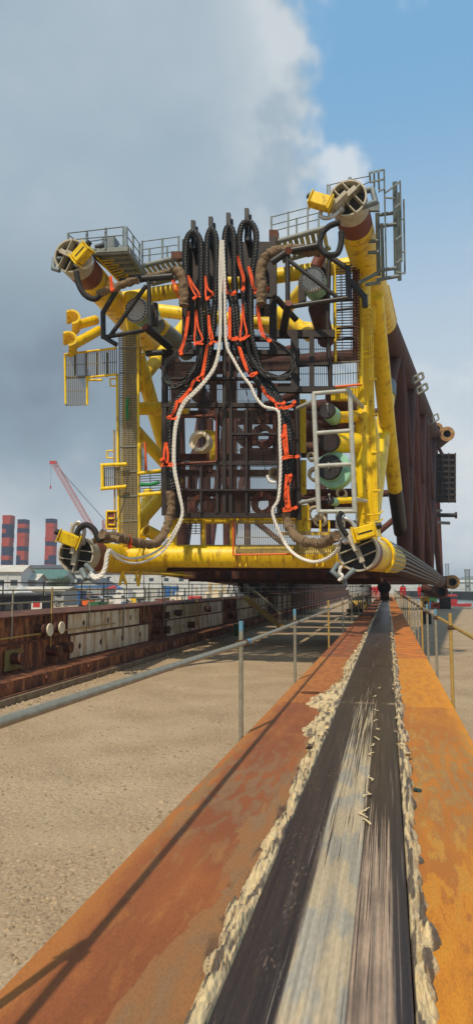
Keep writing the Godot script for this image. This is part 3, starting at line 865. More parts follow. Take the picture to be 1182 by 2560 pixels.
# ---- grease squeezed out beside the skid plates ----------------------------
func make_grease() -> void:
	var gm := StandardMaterial3D.new()
	gm.vertex_color_use_as_albedo = true
	gm.roughness = 0.55
	gm.albedo_color = Color(1, 1, 1)
	M["grease"] = gm
	var f := FastNoiseLite.new()
	f.seed = 77; f.frequency = 5.0; f.fractal_octaves = 4
	var fold := FastNoiseLite.new()
	fold.seed = 78; fold.frequency = 7.0; fold.fractal_type = FastNoiseLite.FRACTAL_RIDGED; fold.fractal_octaves = 3
	var dirt := FastNoiseLite.new()
	dirt.seed = 79; dirt.frequency = 3.0; dirt.fractal_octaves = 4
	var cream := Color(0.62, 0.49, 0.27)
	var warm := Color(0.46, 0.34, 0.2)
	var grime := Color(0.075, 0.055, 0.045)
	for side in [0, 1]:
		var b := MB.new()
		var d := 1.2
		var prev := -1
		var n := 21
		while d < 75.0:
			var step := 0.01 if d < 5.0 else (0.018 if d < 10.0 else (0.05 if d < 20.0 else 0.16))
			var w: float
			if side == 0:
				w = 0.115 + 0.05 * f.get_noise_1d(d * 0.3) + 0.26 * exp(-pow((d - 9.6) / 1.1, 2.0)) + 0.1 * exp(-pow((d - 7.6) / 0.5, 2.0)) + 0.07 * exp(-pow((d - 14.0) / 2.0, 2.0))
			else:
				w = 0.085 + 0.04 * f.get_noise_1d(50.0 + d * 0.3) + 0.02 * f.get_noise_1d(d * 1.4)
			w *= 1.0 + 0.45 * f.get_noise_1d(d * 0.45 + 9.0) + 0.12 * f.get_noise_1d(d * 2.0 + 3.0)
			var x_in := SX0 + 0.012 if side == 0 else SX1 - 0.004
			var sg := -1.0 if side == 0 else 1.0
			var first := b.v.size()
			for k in n:
				var t := float(k) / (n - 1)
				var jag := 0.28 * w * f.get_noise_2d(d * 0.7, 20.0 + side * 9.0) * t
				var x := x_in + sg * (w * t + jag)
				var prof := pow(sin(PI * clampf(t * 0.92 + 0.08, 0.0, 1.0)), 0.55)
				# smeared lengthwise: folds run along the beam, torn here and there
				var drag := x * 3.2 + 0.5 * f.get_noise_1d(d * 0.35 + side * 7.0)
				var h := prof * (0.042 + 0.03 * f.get_noise_2d(d * 0.8, 3.0 + side)) * (0.8 + 0.75 * fold.get_noise_2d(drag, d * 0.16 + side * 40.0))
				h += prof * 0.034 * f.get_noise_3d(x * 1.8, d * 0.42, 2.0 + side)
				h += prof * 0.012 * fold.get_noise_3d(x * 3.4, d * 0.5, 5.0)
				h = maxf(h, 0.0) if k > 0 and k < n - 1 else -0.004
				var q := dirt.get_noise_2d(d * 0.6, x * 6.0 + side * 31.0) + 0.6 * f.get_noise_2d(d * 0.6, x * 8.0)
				var c := cream.lerp(warm, clampf(0.35 + 1.2 * f.get_noise_2d(d * 0.3, x * 7.0 + 40.0), 0.0, 1.0))
				var amt := smoothstep(0.14, 0.34, q + (0.06 if side == 0 else 0.22))
				b.tint = c.lerp(grime, amt * 0.9)
				b.vert(Vector3(x, BEAM_Y + 0.03 * (1.0 - t) + h, -d), Vector3.UP)
			if prev >= 0:
				for k in n - 1:
					b.quad(prev + k, prev + k + 1, first + k + 1, first + k)
			prev = first
			d += step
		# curled flakes torn out of the ridge
		for k in 60:
			var dd := 6.5 + 17.0 * pow(rng.randf(), 1.7)
			var w := 0.12 if side == 0 else 0.1
			if side == 0: w += 0.26 * exp(-pow((dd - 9.6) / 1.1, 2.0))
			var x := (SX0 - w * rng.randf() * 0.85) if side == 0 else (SX1 + w * rng.randf() * 0.8)
			var c := cream.lerp(warm, rng.randf())
			if rng.randf() < (0.3 if side == 0 else 0.5): c = c.lerp(grime, 0.5 + 0.5 * rng.randf())
			flake(b, Vector3(x, BEAM_Y + 0.025 + 0.03 * rng.randf(), -dd), 0.018 + 0.03 * rng.randf() * (1.0 + dd * 0.05), c)
		smooth(b)
		var o := put(b.mesh(true), "grease_ridge", "grease")
		tag(o, "thick cream ridge of squeezed grease along the left side of the dark skid plates" if side == 0 else "narrow dirty ridge of squeezed grease along the right side of the dark skid plates", "grease", "grease ridges beside the skid plates")
	# loose curls lying on the plates
	var curls := [[935, 1740, 0.9], [948, 1720, 0.6], [940, 1775, 1.0], [938, 1800, 0.8], [946, 1822, 0.7], [940, 1845, 1.0], [930, 1862, 0.6], [928, 1885, 0.8], [926, 1945, 0.9], [916, 1985, 1.0], [913, 2030, 1.2], [915, 2052, 1.0]]
	var words := ["farthest small", "second", "third", "fourth", "fifth", "sixth", "seventh", "eighth", "ninth", "tenth", "curved eleventh", "nearest"]
	for i in curls.size():
		var p := flat(curls[i][0], curls[i][1], BEAM_Y + 0.05)
		var b := MB.new()
		b.tint = cream.lerp(warm, 0.3 * rng.randf())
		var q := []
		var s: float = 0.05 * curls[i][2]
		for k in 9:
			var t := k / 8.0 + 0.05 * sin(k * 3.1 + i)
			q.append(p + Vector3(s * (sin(t * 4.5 + i * 2.1) + 0.4 * sin(t * 11.0 + i)) * 0.45, 0.012 + 0.012 * sin(t * 7.0 + i), (t - 0.5) * s * (2.0 + 1.6 * absf(sin(i * 1.7)))))
		var cq := curve(q, 0.012)
		var rr := []
		for k in cq.size(): rr.append(0.004 + 0.008 * (0.7 + 0.3 * sin(k * 0.6 + i)) * sin(PI * (k + 0.7) / (cq.size() + 0.6)))
		b.sweep(cq, rr, 8)
		for k in b.v.size():
			b.v[k].y = BEAM_Y + 0.044 + (b.v[k].y - BEAM_Y - 0.044) * 0.34
		smooth(b)
		var o := put(b.mesh(true), "grease_curl", "grease")
		tag(o, "%s cream curl of grease on the dark plates, counting from the jacket" % words[i], "grease", "loose curls of grease")
func make_litter() -> void:
	material("teal_cloth", C(44, 62, 60), 0.9)
	var p := flat(1042, 1978, BEAM_Y)
	var b := MB.new()
	b.lathe(p, Vector3.UP, [[0.0, 0.0], [0.0, 0.026], [0.012, 0.03], [0.024, 0.018], [0.028, 0.0]], 14)
	lumpy(b, 0.03, 14.0, 5)
	tag(put(b, "rag", "teal_cloth"), "small crumpled teal rag lying beside the right grease ridge", "rag")
	p = flat(782, 1732, BEAM_Y + 0.008)
	var loop := []
	for k in 17:
		var a := TAU * k / 18.0
		loop.append(p + Vector3(cos(a) * 0.17, 0.004, sin(a) * 0.06))
	tag(put(MB.new().sweep(loop, 0.009, 6), "wire_loop", "rust_dark"), "thin rusty wire loop lying on the left deck of the near beam", "wire")
func flake(b: MB, p: Vector3, s: float, c: Color) -> void:
	b.tint = c
	var a := rng.randf() * TAU
	var dir := Vector3(cos(a), 0, sin(a))
	var side := Vector3(-sin(a), 0, cos(a))
	var curl := 1.5 + 2.5 * rng.randf()
	var idx := []
	for k in 5:
		var t := k / 4.0
		var q := p + dir * sin(t * curl) * s / curl * 1.6 + Vector3.UP * (1.0 - cos(t * curl)) * s / curl * 1.2
		var w := s * (0.5 + 0.3 * rng.randf()) * sin(PI * (0.2 + 0.75 * t))
		idx.append(b.vert(q - side * w, Vector3.UP))
		idx.append(b.vert(q + side * w + Vector3.UP * 0.01 * rng.randf(), Vector3.UP))
	for k in 4:
		b.quad(idx[2 * k], idx[2 * k + 1], idx[2 * k + 3], idx[2 * k + 2])
func smooth(b: MB) -> void:      # normals from the faces
	var nn := PackedVector3Array()
	nn.resize(b.v.size())
	for i in range(0, b.ix.size(), 3):
		var cr := (b.v[b.ix[i + 2]] - b.v[b.ix[i]]).cross(b.v[b.ix[i + 1]] - b.v[b.ix[i]])
		for k in 3: nn[b.ix[i + k]] += cr
	for i in nn.size(): b.n[i] = nn[i].normalized() if nn[i].length() > 1e-12 else Vector3.UP

# ---- the jacket ------------------------------------------------------------
var leg_points := {}
func pl(list: Array) -> Array:      # [x, y, depth] rows to points
	return list.map(func(t): return at(t[0], t[1], t[2]))
func rod(parent: Node, called: String, m, list: Array, r: float, sides := 14) -> MeshInstance3D:
	return put(MB.new().sweep(pl(list), r, sides), called, m, parent)
# a flat plate between picture corners at one depth, with thickness
func slab(parent: Node, called: String, m, x0: float, y0: float, x1: float, y1: float, d: float, t := 0.12) -> MeshInstance3D:
	var q := [at(x0, y0, d), at(x1, y0, d), at(x1, y1, d), at(x0, y1, d)]
	var b := MB.new()
	var back := Vector3(0, 0, -t)
	b.face_n(q, Vector3(0, 0, 1))
	b.face_n(q.map(func(p): return p + back), Vector3(0, 0, -1))
	var c: Vector3 = (q[0] + q[2]) * 0.5
	for k in 4:
		var p: Vector3 = q[k]
		var s: Vector3 = q[(k + 1) % 4]
		var nn := ((p + s) * 0.5 - c); nn.z = 0
		b.face_n([p, s, s + back, p + back], nn.normalized())
	return put(b, called, m, parent)
# bars of a grating filling a picture quad: close bars one way, wide the other
func grating(parent: Node, m, c: Array, d: float, upright := true, pitch := 0.085, bar := 0.026, cross := 0.45) -> MeshInstance3D:
	var p := [at(c[0][0], c[0][1], d), at(c[1][0], c[1][1], d), at(c[2][0], c[2][1], d), at(c[3][0], c[3][1], d)]
	var b := MB.new()
	var w: float = (p[1] - p[0]).length()
	var h: float = (p[3] - p[0]).length()
	var nw := int(w / (pitch if upright else cross)) + 1
	var nh := int(h / (cross if upright else pitch)) + 1
	for i in nw + 1:
		var t := float(i) / nw
		b.bar(p[0].lerp(p[1], t), p[3].lerp(p[2], t), bar, 0.05 if upright else 0.03, Vector3.BACK)
	for i in nh + 1:
		var t := float(i) / nh
		b.bar(p[0].lerp(p[3], t) + Vector3(0, 0, -0.002), p[1].lerp(p[2], t) + Vector3(0, 0, -0.002), bar, 0.03 if upright else 0.05, Vector3.BACK)
	return put(b, "grating", m, parent)
func bolts(c: Vector3, f: Basis, r: float, n: int, s: float) -> MB:
	var b := MB.new()
	for k in n:
		var a := TAU * k / n
		var p := c + (f.x * cos(a) + f.y * sin(a)) * r
		b.tube(p, p + f.z * s * 1.6, s, -1, 6)
	return b
# a blind flange with its studs and the pipe behind it; axis points out of the face
func flange(parent: Node, c: Vector3, axis: Vector3, r: float, body_r: float, body: float, face_m: String, body_m: String, n := 20) -> void:
	var f := MB.new().frame(axis)
	var o := put(MB.new().lathe(c, f.z, [[-0.34 * r, 0.0], [-0.34 * r, r], [-0.04 * r, r], [0.0, 0.97 * r], [0.0, 0.0]], 32), "blind_flange", face_m, parent)
	put(bolts(c, f, r * 0.88, n, r * 0.062), "stud", "black_steel", o)
	var g := put(MB.new().lathe(c - f.z * 0.36 * r, f.z, [[0.0, 0.0], [0.0, r], [-0.3 * r, r], [-0.34 * r, body_r * 0.92], [-0.9 * r, body_r], [-body, body_r], [-body, 0.0]], 32), "pipe_end", body_m, parent)
	put(bolts(c - f.z * 0.68 * r, Basis(f.x, -f.y, -f.z), r * 0.9, n, r * 0.06), "stud", "black_steel", g)

func make_leg(j: Node3D, key: String, pts: Array, paint_to: float) -> void:
	leg_points[key] = pts
	var cap: Vector3 = pts[0]
	var ax: Vector3 = (pts[0] - pts[1]).normalized()
	var r := 0.585
	var kink: Vector3 = pts[1]
	# where the yellow paint stops, farther down the leg
	var stop := kink.lerp(pts[2], clampf((paint_to + kink.z) / (kink.z - pts[2].z), 0.0, 1.0)) if paint_to > -kink.z else cap.lerp(kink, (paint_to + cap.z) / (cap.z - kink.z))
	var leg: MeshInstance3D
	if paint_to > -kink.z:
		leg = put(MB.new().sweep([cap - ax * 1.7, kink, stop], [r, r, r + 0.01], 28), "leg", "yellow", j)
		put(MB.new().sweep([stop, pts[2]], [r + 0.01, 0.82], 28), "leg", "primer", j)
	else:
		leg = put(MB.new().sweep([cap - ax * 1.7, stop], [r, r], 28), "leg", "yellow", j)
		put(MB.new().sweep([stop, kink, pts[2]], [r + 0.004, r + 0.02, 0.82], 28), "leg", "primer", j)
	put(MB.new().tube(cap - ax * 1.78, cap - ax * 0.78, r + 0.004, -1, 32, false), "primer_band", "brown_band", leg)
	put(MB.new().tube(cap - ax * 2.22, cap - ax * 2.19, r + 0.006, -1, 32, false), "stripe", "red_paint", leg)
	for k in 7:
		var p := cap.lerp(kink, 0.3 + 0.1 * k)
		put(MB.new().tube(p, p - ax * 0.02, r + 0.008, -1, 28, false), "weld_seam", "yellow", leg)

func make_cap(j: Node3D, key: String, roll: float) -> void:
	var pts: Array = leg_points[key]
	var ax: Vector3 = (pts[0] - pts[1]).normalized()
	var o := Node3D.new()
	o.name = "leg_cap"
	j.add_child(o, true)
	o.transform = Transform3D(MB.new().frame(ax) * Basis(Vector3.BACK, -deg_to_rad(roll)), pts[0])
	put(MB.new().pipe(Vector3(0, 0, -0.8), Vector3(0, 0, -0.05), 0.6, 0.56, 36), "sleeve", "beige_grey", o)
	put(MB.new().pipe(Vector3(0, 0, -0.06), Vector3(0, 0, 0.0), 0.625, 0.57, 36), "rim", "beige_grey", o)
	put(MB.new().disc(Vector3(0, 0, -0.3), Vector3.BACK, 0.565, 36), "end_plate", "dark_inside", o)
	for y in [0.14, -0.2]:
		var hw := sqrt(0.56 * 0.56 - y * y)
		put(MB.new().box(Vector3(0, y, -0.12), Vector3(hw * 2.0 + 0.1, 0.028, 0.36)), "rib", "beige_grey", o)
	put(MB.new().box(Vector3(0.02, -0.12, -0.1), Vector3(0.03, 0.9, 0.36)), "rib", "beige_grey", o)
	put(MB.new().cbox(Vector3(0.02, -0.13, 0.13), Vector3(0.17, 0.5, 0.05), 0.008), "face_plate", "beige_grey", o)
	# padeye: a thick round-headed plate with cheek rings
	var head := MB.new()
	var poly := []
	for k in 17:
		var a := PI * k / 16.0
		poly.append(Vector2(0.3 * cos(a), 0.3 * sin(a)))
	poly.append(Vector2(-0.34, -0.42)); poly.append(Vector2(0.34, -0.42))
	var xf := Transform3D(Basis(Vector3(0, 0, -1), Vector3(0, 1, 0), Vector3(1, 0, 0)), Vector3(0, 0.42, 0.06))
	head.prism(poly, -0.06, 0.06, xf)
	put(head, "padeye", "beige_grey", o)
	for s in [-1, 1]:
		put(MB.new().tube(Vector3(0.06 * s, 0.42, 0.06), Vector3(0.13 * s, 0.42, 0.06), 0.22, -1, 24), "cheek_plate", "beige_grey", o)
	o.set_meta("pin", true)
func cap_point(key: String, roll: float, local: Vector3) -> Vector3:
	var pts: Array = leg_points[key]
	var ax: Vector3 = (pts[0] - pts[1]).normalized()
	return Transform3D(MB.new().frame(ax) * Basis(Vector3.BACK, -deg_to_rad(roll)), pts[0]) * local

# small gear at a leg end: yellow release box
func release_box(j: Node3D, c: Vector3, b: Basis) -> void:
	var m := put(MB.new().cbox(c, Vector3(0.62, 0.4, 0.42), 0.03, b), "release_box", "yellow", j)
	put(MB.new().box(c + b * Vector3(0.02, -0.02, 0.211), Vector3(0.46, 0.05, 0.012), b), "slot", "black_steel", m)
	put(MB.new().box(c + b * Vector3(0.02, 0.205, 0.0), Vector3(0.34, 0.012, 0.16), b), "plate", "yellow_paint", m)
	put(MB.new().cbox(c + b * Vector3(-0.36, 0, 0), Vector3(0.05, 0.5, 0.5), 0.01, b), "bracket", "yellow", m)
	put(MB.new().cbox(c + b * Vector3(0.34, 0, 0), Vector3(0.04, 0.48, 0.48), 0.01, b), "bracket", "yellow", m)
	put(MB.new().tube(c + b * Vector3(0.36, 0.08, 0), c + b * Vector3(0.5, 0.08, 0), 0.11, 0.09, 12), "connector", "black_steel", m)

func make_jacket() -> void:
	var j := base("jacket", "huge yellow and brown tubular steel jacket lying on its side across the skid beams", "jacket")
	var LR := [Vector3(-0.88, 4.18, -21.3), Vector3(0.3, 4.3, -33), Vector3(6.9, 3.75, -95)]
	var LL := [Vector3(-10.25, 4.19, -21.3), Vector3(-11.3, 4.25, -33), Vector3(-19.3, 3.75, -95)]
	var UR := [Vector3(-0.98, 15.75, -21.3), Vector3(0.15, 15.85, -33), Vector3(6.7, 23.8, -95)]
	var UL := [Vector3(-10.95, 15.05, -21.7), Vector3(-11.7, 15.6, -33), Vector3(-19.3, 23.6, -95)]
	make_leg(j, "LR", LR, 33.0); make_leg(j, "LL", LL, 37.5); make_leg(j, "UR", UR, 32.8); make_leg(j, "UL", UL, 34.0)
	make_cap(j, "LR", -22.0); make_cap(j, "LL", 8.0); make_cap(j, "UR", -128.0); make_cap(j, "UL", 118.0)
	# release boxes and pipe elbows beside the caps
	var bz := Basis(Vector3.BACK, deg_to_rad(14)) * Basis(Vector3.UP, deg_to_rad(-15))
	release_box(j, at(915, 1330, 20.9), bz)
	release_box(j, at(172, 1347, 20.9), Basis(Vector3.BACK, deg_to_rad(-22)) * Basis(Vector3.UP, deg_to_rad(205)))
	release_box(j, at(206, 634, 21.3), Basis(Vector3.BACK, deg_to_rad(38)) * Basis(Vector3.UP, deg_to_rad(-10)))
	release_box(j, at(801, 505, 21.0), Basis(Vector3.BACK, deg_to_rad(-24)) * Basis(Vector3.UP, deg_to_rad(180)))
	for q in [[[[216, 1412, 21.1], [232, 1428, 20.9], [222, 1448, 20.8]], 0.085], [[[205, 1424, 21.0], [216, 1448, 20.8]], 0.1], [[[845, 1408, 20.9], [830, 1428, 20.8], [856, 1452, 20.7], [884, 1424, 20.9]], 0.085], [[[858, 1440, 20.8], [862, 1462, 20.8]], 0.07], [[[160, 645, 21.8], [136, 648, 21.8], [134, 672, 21.6], [150, 676, 21.6]], 0.09], [[[895, 480, 21.6], [930, 474, 21.6], [938, 506, 21.4], [905, 516, 21.4]], 0.11]]:
		rod(j, "pipe_elbow", "grey_paint", q[0], q[1], 12)
	rod(j, "warning_plate", "yellow", [[178, 1310, 21.2], [196, 1312, 21.2], [190, 1336, 21.2]], 0.03, 6)

	# ---- front frame, painted yellow
	rod(j, "brace", "yellow", [[230, 1390, 26], [912, 1391, 26]], 0.45, 28)
	put(MB.new().lathe(at(920, 1375, 26), Vector3.UP, [[0.0, 0.36], [1.0, 0.36], [2.1, 0.5], [4.2, 0.5], [5.6, 0.3], [11.4, 0.29]], 28), "column", "yellow", j)
	put(MB.new().lathe(at(321, 1375, 26), Vector3.UP, [[0.0, 0.4], [1.0, 0.36], [10.8, 0.36]], 28), "column", "yellow", j)
	rod(j, "brace", "yellow", [[280, 752, 26.8], [890, 660, 26.8]], 0.31, 22)
	rod(j, "brace", "yellow", [[330, 768, 31], [850, 832, 31]], 0.32, 22)
	rod(j, "brace", "yellow", [[330, 978, 27.6], [505, 760, 32]], 0.3, 22)
	rod(j, "brace", "yellow", [[670, 822, 32], [765, 715, 28]], 0.3, 22)
	rod(j, "brace", "yellow", [[700, 780, 30], [775, 838, 28.5]], 0.3, 22)
	rod(j, "brace", "yellow", [[345, 890, 27.4], [425, 1165, 30]], 0.32, 22)
	rod(j, "brace", "yellow", [[325, 1022, 27], [470, 1019, 27]], 0.28, 22)
	rod(j, "brace", "yellow", [[330, 1066, 27], [425, 1172, 28.6]], 0.27, 22)
	rod(j, "brace", "yellow", [[330, 1326, 27], [445, 1196, 29]], 0.28, 22)
	rod(j, "brace", "yellow", [[350, 1345, 29], [372, 1232, 31]], 0.28, 22)
	# right face: crossed braces, brown beyond the paint line
	rod(j, "brace", "yellow", [[934, 740, 26.6], [966, 1050, 31.8], [986, 1222, 36]], 0.37, 24)
	rod(j, "brace", "black_steel", [[986, 1222, 36], [992, 1265, 37.2], [1000, 1330, 39.5]], 0.375, 24)
	rod(j, "brace", "yellow", [[922, 1310, 26.4], [968, 992, 35.4]], 0.38, 24)
	rod(j, "brace", "grey_paint", [[968, 994, 35.3], [970, 962, 36.4]], 0.42, 24)
	rod(j, "brace", "primer", [[970, 964, 36.3], [990, 880, 39.5]], 0.36, 24)
	# stubs and open pipe ends
	for q in [[[249, 826, 26], [184, 862, 24.6]], [[240, 800, 26], [196, 812, 25.2]]]:
		rod(j, "stub", "yellow", q, 0.2, 18)
	for q in [[178, 866, 24.5], [186, 812, 25.1]]:
		var c := at(q[0], q[1], q[2])
		var half := MB.new()
		var n := 14
		for k in n:
			var a0 := -PI * 0.62 + PI * 1.24 * k / n
			var a1 := -PI * 0.62 + PI * 1.24 * (k + 1) / n
			var ps := []
			for t in [[a0, 0.34], [a1, 0.34], [a1, 0.25], [a0, 0.25]]:
				ps.append(Vector2(cos(t[0]) * t[1], sin(t[0]) * t[1]))
			half.prism(ps, -0.45, 0.45, Transform3D(Basis(Vector3.BACK, deg_to_rad(25)) * Basis(Vector3.UP, deg_to_rad(28)), c + Vector3(-0.1, 0.1, 0)))
		put(half, "half_clamp", "yellow", j)
	var ring := at(366, 1326, 26.6)
	put(MB.new().pipe(ring, ring + Vector3(0.45, -0.3, -0.7), 0.25, 0.19, 22), "pipe_end", "yellow", j)
	rod(j, "post", "yellow", [[431, 1372, 25.9], [430, 1300, 25.9]], 0.19, 18)
	for q in [[470, 26], [586, 26], [640, 26], [760, 26], [530, 26]]:
		put(MB.new().box(at(q[0], 1392, 25.5), Vector3(0.05, 0.22, 0.05)), "lug", "yellow", j)
	for x in [607, 799]:
		put(MB.new().sweep(pl([[x - 8, 1392, 25.5], [x - 8, 1416, 25.45], [x + 8, 1416, 25.45], [x + 8, 1392, 25.5]]), 0.035, 6), "bracket", "yellow", j)
	# runner boards and A-frame under the low left leg
	rod(j, "runner", "yellow", [[300, 1428, 25.6], [480, 1440, 33]], 0.05, 8)
	for q in [[[306, 1428, 25.6], [300, 1462, 25.4]], [[306, 1428, 25.6], [316, 1462, 25.6]], [[340, 1430, 26.4], [346, 1464, 26.4]], [[352, 1430, 26.8], [346, 1464, 26.4]]]:
		rod(j, "strut", "yellow", q, 0.06, 8)
	# ---- gratings and their edge frames, left
	var grey := "grating_grey"
	var strip := Node3D.new(); strip.name = "column_cover"; j.add_child(strip, true)
	grating(strip, grey, [[298, 838], [346, 836], [348, 1340], [300, 1342]], 25.35, false, 0.075, 0.03, 0.2)
	rod(strip, "edge_post", "yellow", [[293, 935, 25.3], [297, 1336, 25.3]], 0.055, 8)
	rod(strip, "edge_post", "yellow", [[345, 838, 25.3], [349, 1382, 25.3]], 0.055, 8)
	rod(strip, "edge_post", "scaffold_yellow", [[286, 1075, 25.3], [288, 1335, 25.3]], 0.04, 8)
	for q in [[270, 1135], [278, 955], [500, 0]]:
		if q[1] > 0: put(MB.new().sweep(pl([[q[0] + 14, q[1] - 8, 25.3], [q[0] - 2, q[1] - 8, 25.3], [q[0] - 2, q[1] + 10, 25.3], [q[0] + 14, q[1] + 10, 25.3]]), 0.04, 6), "handle", "yellow", strip)
	for k in 8:
		rod(strip, "tie_bar", "dull_grey", [[299, 870 + k * 62, 25.3], [345, 868 + k * 62, 25.3]], 0.022, 6)
	var wing := Node3D.new(); wing.name = "side_platform"; j.add_child(wing, true)
	grating(wing, grey, [[166, 884], [292, 872], [292, 938], [166, 942]], 25.2, true, 0.09, 0.028, 0.9)
	grating(wing, grey, [[166, 942], [216, 942], [216, 1012], [166, 1014]], 25.2, true, 0.09, 0.028, 0.9)
	for q in [[[162, 886], [292, 870]], [[163, 886], [165, 1010]], [[216, 944], [292, 936]], [[218, 944], [219, 1012]], [[216, 950], [256, 950]]]:
		rod(wing, "edge_bar", "yellow", [[q[0][0], q[0][1], 25.15], [q[1][0], q[1][1], 25.15]], 0.05, 8)
	for x in [190, 216, 243, 268]:
		rod(wing, "joist", "dull_grey", [[x, 882, 25.3], [x, 942, 25.3]], 0.05, 6)
	rod(wing, "joist", "dull_grey", [[166, 944, 25.3], [216, 942, 25.3]], 0.06, 6)
	var low := Node3D.new(); low.name = "access_platform"; j.add_child(low, true)
	grating(low, grey, [[258, 1170], [300, 1168], [300, 1218], [258, 1220]], 25.2, true, 0.08, 0.026, 0.5)
	grating(low, grey, [[348, 1186], [404, 1182], [404, 1232], [348, 1234]], 25.2, false, 0.1, 0.026, 0.5)
	grating(low, grey, [[350, 1108], [366, 1108], [366, 1180], [350, 1182]], 25.2, true, 0.08, 0.026, 0.9)
	for q in [[[253, 1163], [318, 1160]], [[253, 1222], [317, 1216]], [[345, 1184], [404, 1176]], [[346, 1238], [404, 1232]], [[256, 1162], [257, 1222]], [[349, 1108], [349, 1184]]]:
		rod(low, "edge_bar", "yellow", [[q[0][0], q[0][1], 25.1], [q[1][0], q[1][1], 25.1]], 0.075, 8)
	rod(low, "edge_bar", "orange_paint", [[363, 1106, 25.15], [366, 1180, 25.15]], 0.05, 8)
	rod(low, "hose", "net_green", [[350, 1211, 25.05], [376, 1212, 25.05], [398, 1206, 25.05]], 0.07, 8)
	rod(strip, "hose", "net_green", [[320, 995, 25.15], [317, 1020, 25.15], [320, 1048, 25.15]], 0.06, 8)
	var box := slab(j, "junction_panel", "brown_band", 269, 1280, 290, 1320, 25.3, 0.1)
	for q in [[[267, 1278], [292, 1278]], [[267, 1278], [267, 1322]], [[267, 1322], [292, 1322]], [[272, 1296], [288, 1296]], [[272, 1312], [288, 1312]]]:
		rod(box, "bar", "yellow", [[q[0][0], q[0][1], 25.25], [q[1][0], q[1][1], 25.25]], 0.04, 8)
	# ladder cage behind the left column
	var lad := Node3D.new(); lad.name = "ladder"; j.add_child(lad, true)
	for x in [352, 361]: rod(lad, "stile", "yellow", [[x, 866, 25.6], [x, 940, 25.8]], 0.04, 6)
	for k in 5: rod(lad, "rung", "yellow", [[350, 870 + k * 15, 25.6], [362, 869 + k * 15, 25.6]], 0.035, 6)
	# ---- gratings, right
	var rs := Node3D.new(); rs.name = "column_cover"; j.add_child(rs, true)
	grating(rs, "grating_brown", [[832, 660], [897, 655], [899, 905], [834, 905]], 25.4, false, 0.11, 0.024, 0.4)
	grating(rs, grey, [[830, 906], [901, 902], [902, 960], [830, 966]], 25.3, true, 0.1, 0.026, 0.8)
	rod(rs, "edge_bar", "orange_paint", [[828, 968, 25.25], [904, 961, 25.25]], 0.05, 8)
	rod(rs, "edge_post", "yellow", [[904, 820, 25.25], [903, 962, 25.25]], 0.06, 8)
	rod(rs, "edge_post", "yellow", [[836, 655, 25.3], [838, 905, 25.3]], 0.05, 8)
	for y in [752, 776, 822, 850]:
		rod(rs, "tie_bar", "dark_brown", [[836, y, 25.35], [884, y - 5, 25.35]], 0.05, 6)
	slab(rs, "stiffener", "brown_band", 880, 660, 893, 905, 25.7, 0.1)
	slab(j, "gusset", "yellow", 826, 968, 905, 1000, 25.9, 0.2)
	# pipes and their clips up the right column
	var run := Node3D.new(); run.name = "pipe_run"; j.add_child(run, true)
	for k in 3:
		rod(run, "pipe", "yellow", [[919 + k * 5, 770, 25.6], [924 + k * 4.5, 1000, 25.5], [935 + k * 4, 1300, 25.4]], 0.03, 8)
	for y in [700, 845, 948, 1035, 1130, 1226]:
		var sx: float = 917.0 + (y - 770.0) * 0.034
		put(MB.new().box(at(sx + 8, y, 25.4), Vector3(0.28, 0.06, 0.06)), "clip", "yellow", run)
	for k in 4:
		var yy := 762 + 12 * k
		put(MB.new().sweep(pl([[904, yy, 25.3], [918, yy - 2, 25.2], [934, yy + 6, 25.3], [936, yy + 28, 25.4]]), 0.03, 6), "hoop", "yellow", run)
	for yy in [1284, 1304]:
		put(MB.new().sweep(pl([[904, yy, 25.5], [920, yy + 3, 25.2], [944, yy + 2, 25.2], [955, yy - 6, 25.6]]), 0.035, 6), "hoop", "yellow", run)
	for y in [860, 1004, 1060, 1110, 1170, 1235]:
		put(MB.new().box(at(908, y, 25.35), Vector3(0.1, 0.05, 0.1)), "lug", "yellow", j)
	for yy in [880, 893]:
		rod(run, "step", "yellow", [[906, yy, 25.3], [932, yy - 4, 25.3]], 0.04, 6)
	# ---- low middle: yellow frame round the openings, grating over the brace
	slab(j, "edge_beam", "yellow", 440, 1292, 760, 1308, 25.9, 0.3)
	for x in [508, 579, 743]: slab(j, "stanchion", "yellow", x - 4, 1300, x + 4, 1372, 25.85, 0.16)
	slab(j, "edge_beam", "yellow", 700, 1330, 860, 1338, 25.85, 0.12)
	for x in [774, 800, 822]: rod(j, "stanchion", "yellow", [[x, 1300, 25.8], [x, 1334, 25.8]], 0.04, 6)
	grating(j, grey, [[584, 1302], [745, 1302], [745, 1384], [584, 1386]], 25.3, true, 0.085, 0.026, 0.9)
	grating(j, grey, [[745, 1330], [850, 1330], [850, 1382], [745, 1384]], 25.3, true, 0.085, 0.026, 0.9)
	rod(j, "edge_bar", "orange_paint", [[583, 1302, 25.25], [583, 1387, 25.25]], 0.04, 6)
	rod(j, "edge_bar", "orange_paint", [[583, 1387, 25.25], [745, 1385, 25.25]], 0.04, 6)
	grating(j, "grating_brown", [[446, 1302], [504, 1302], [504, 1334], [446, 1334]], 25.3, false, 0.12, 0.024, 0.3)
	make_front_panel(j)
	make_topside(j)
	make_risers(j)
	make_brown(j, LL, LR, UL, UR)

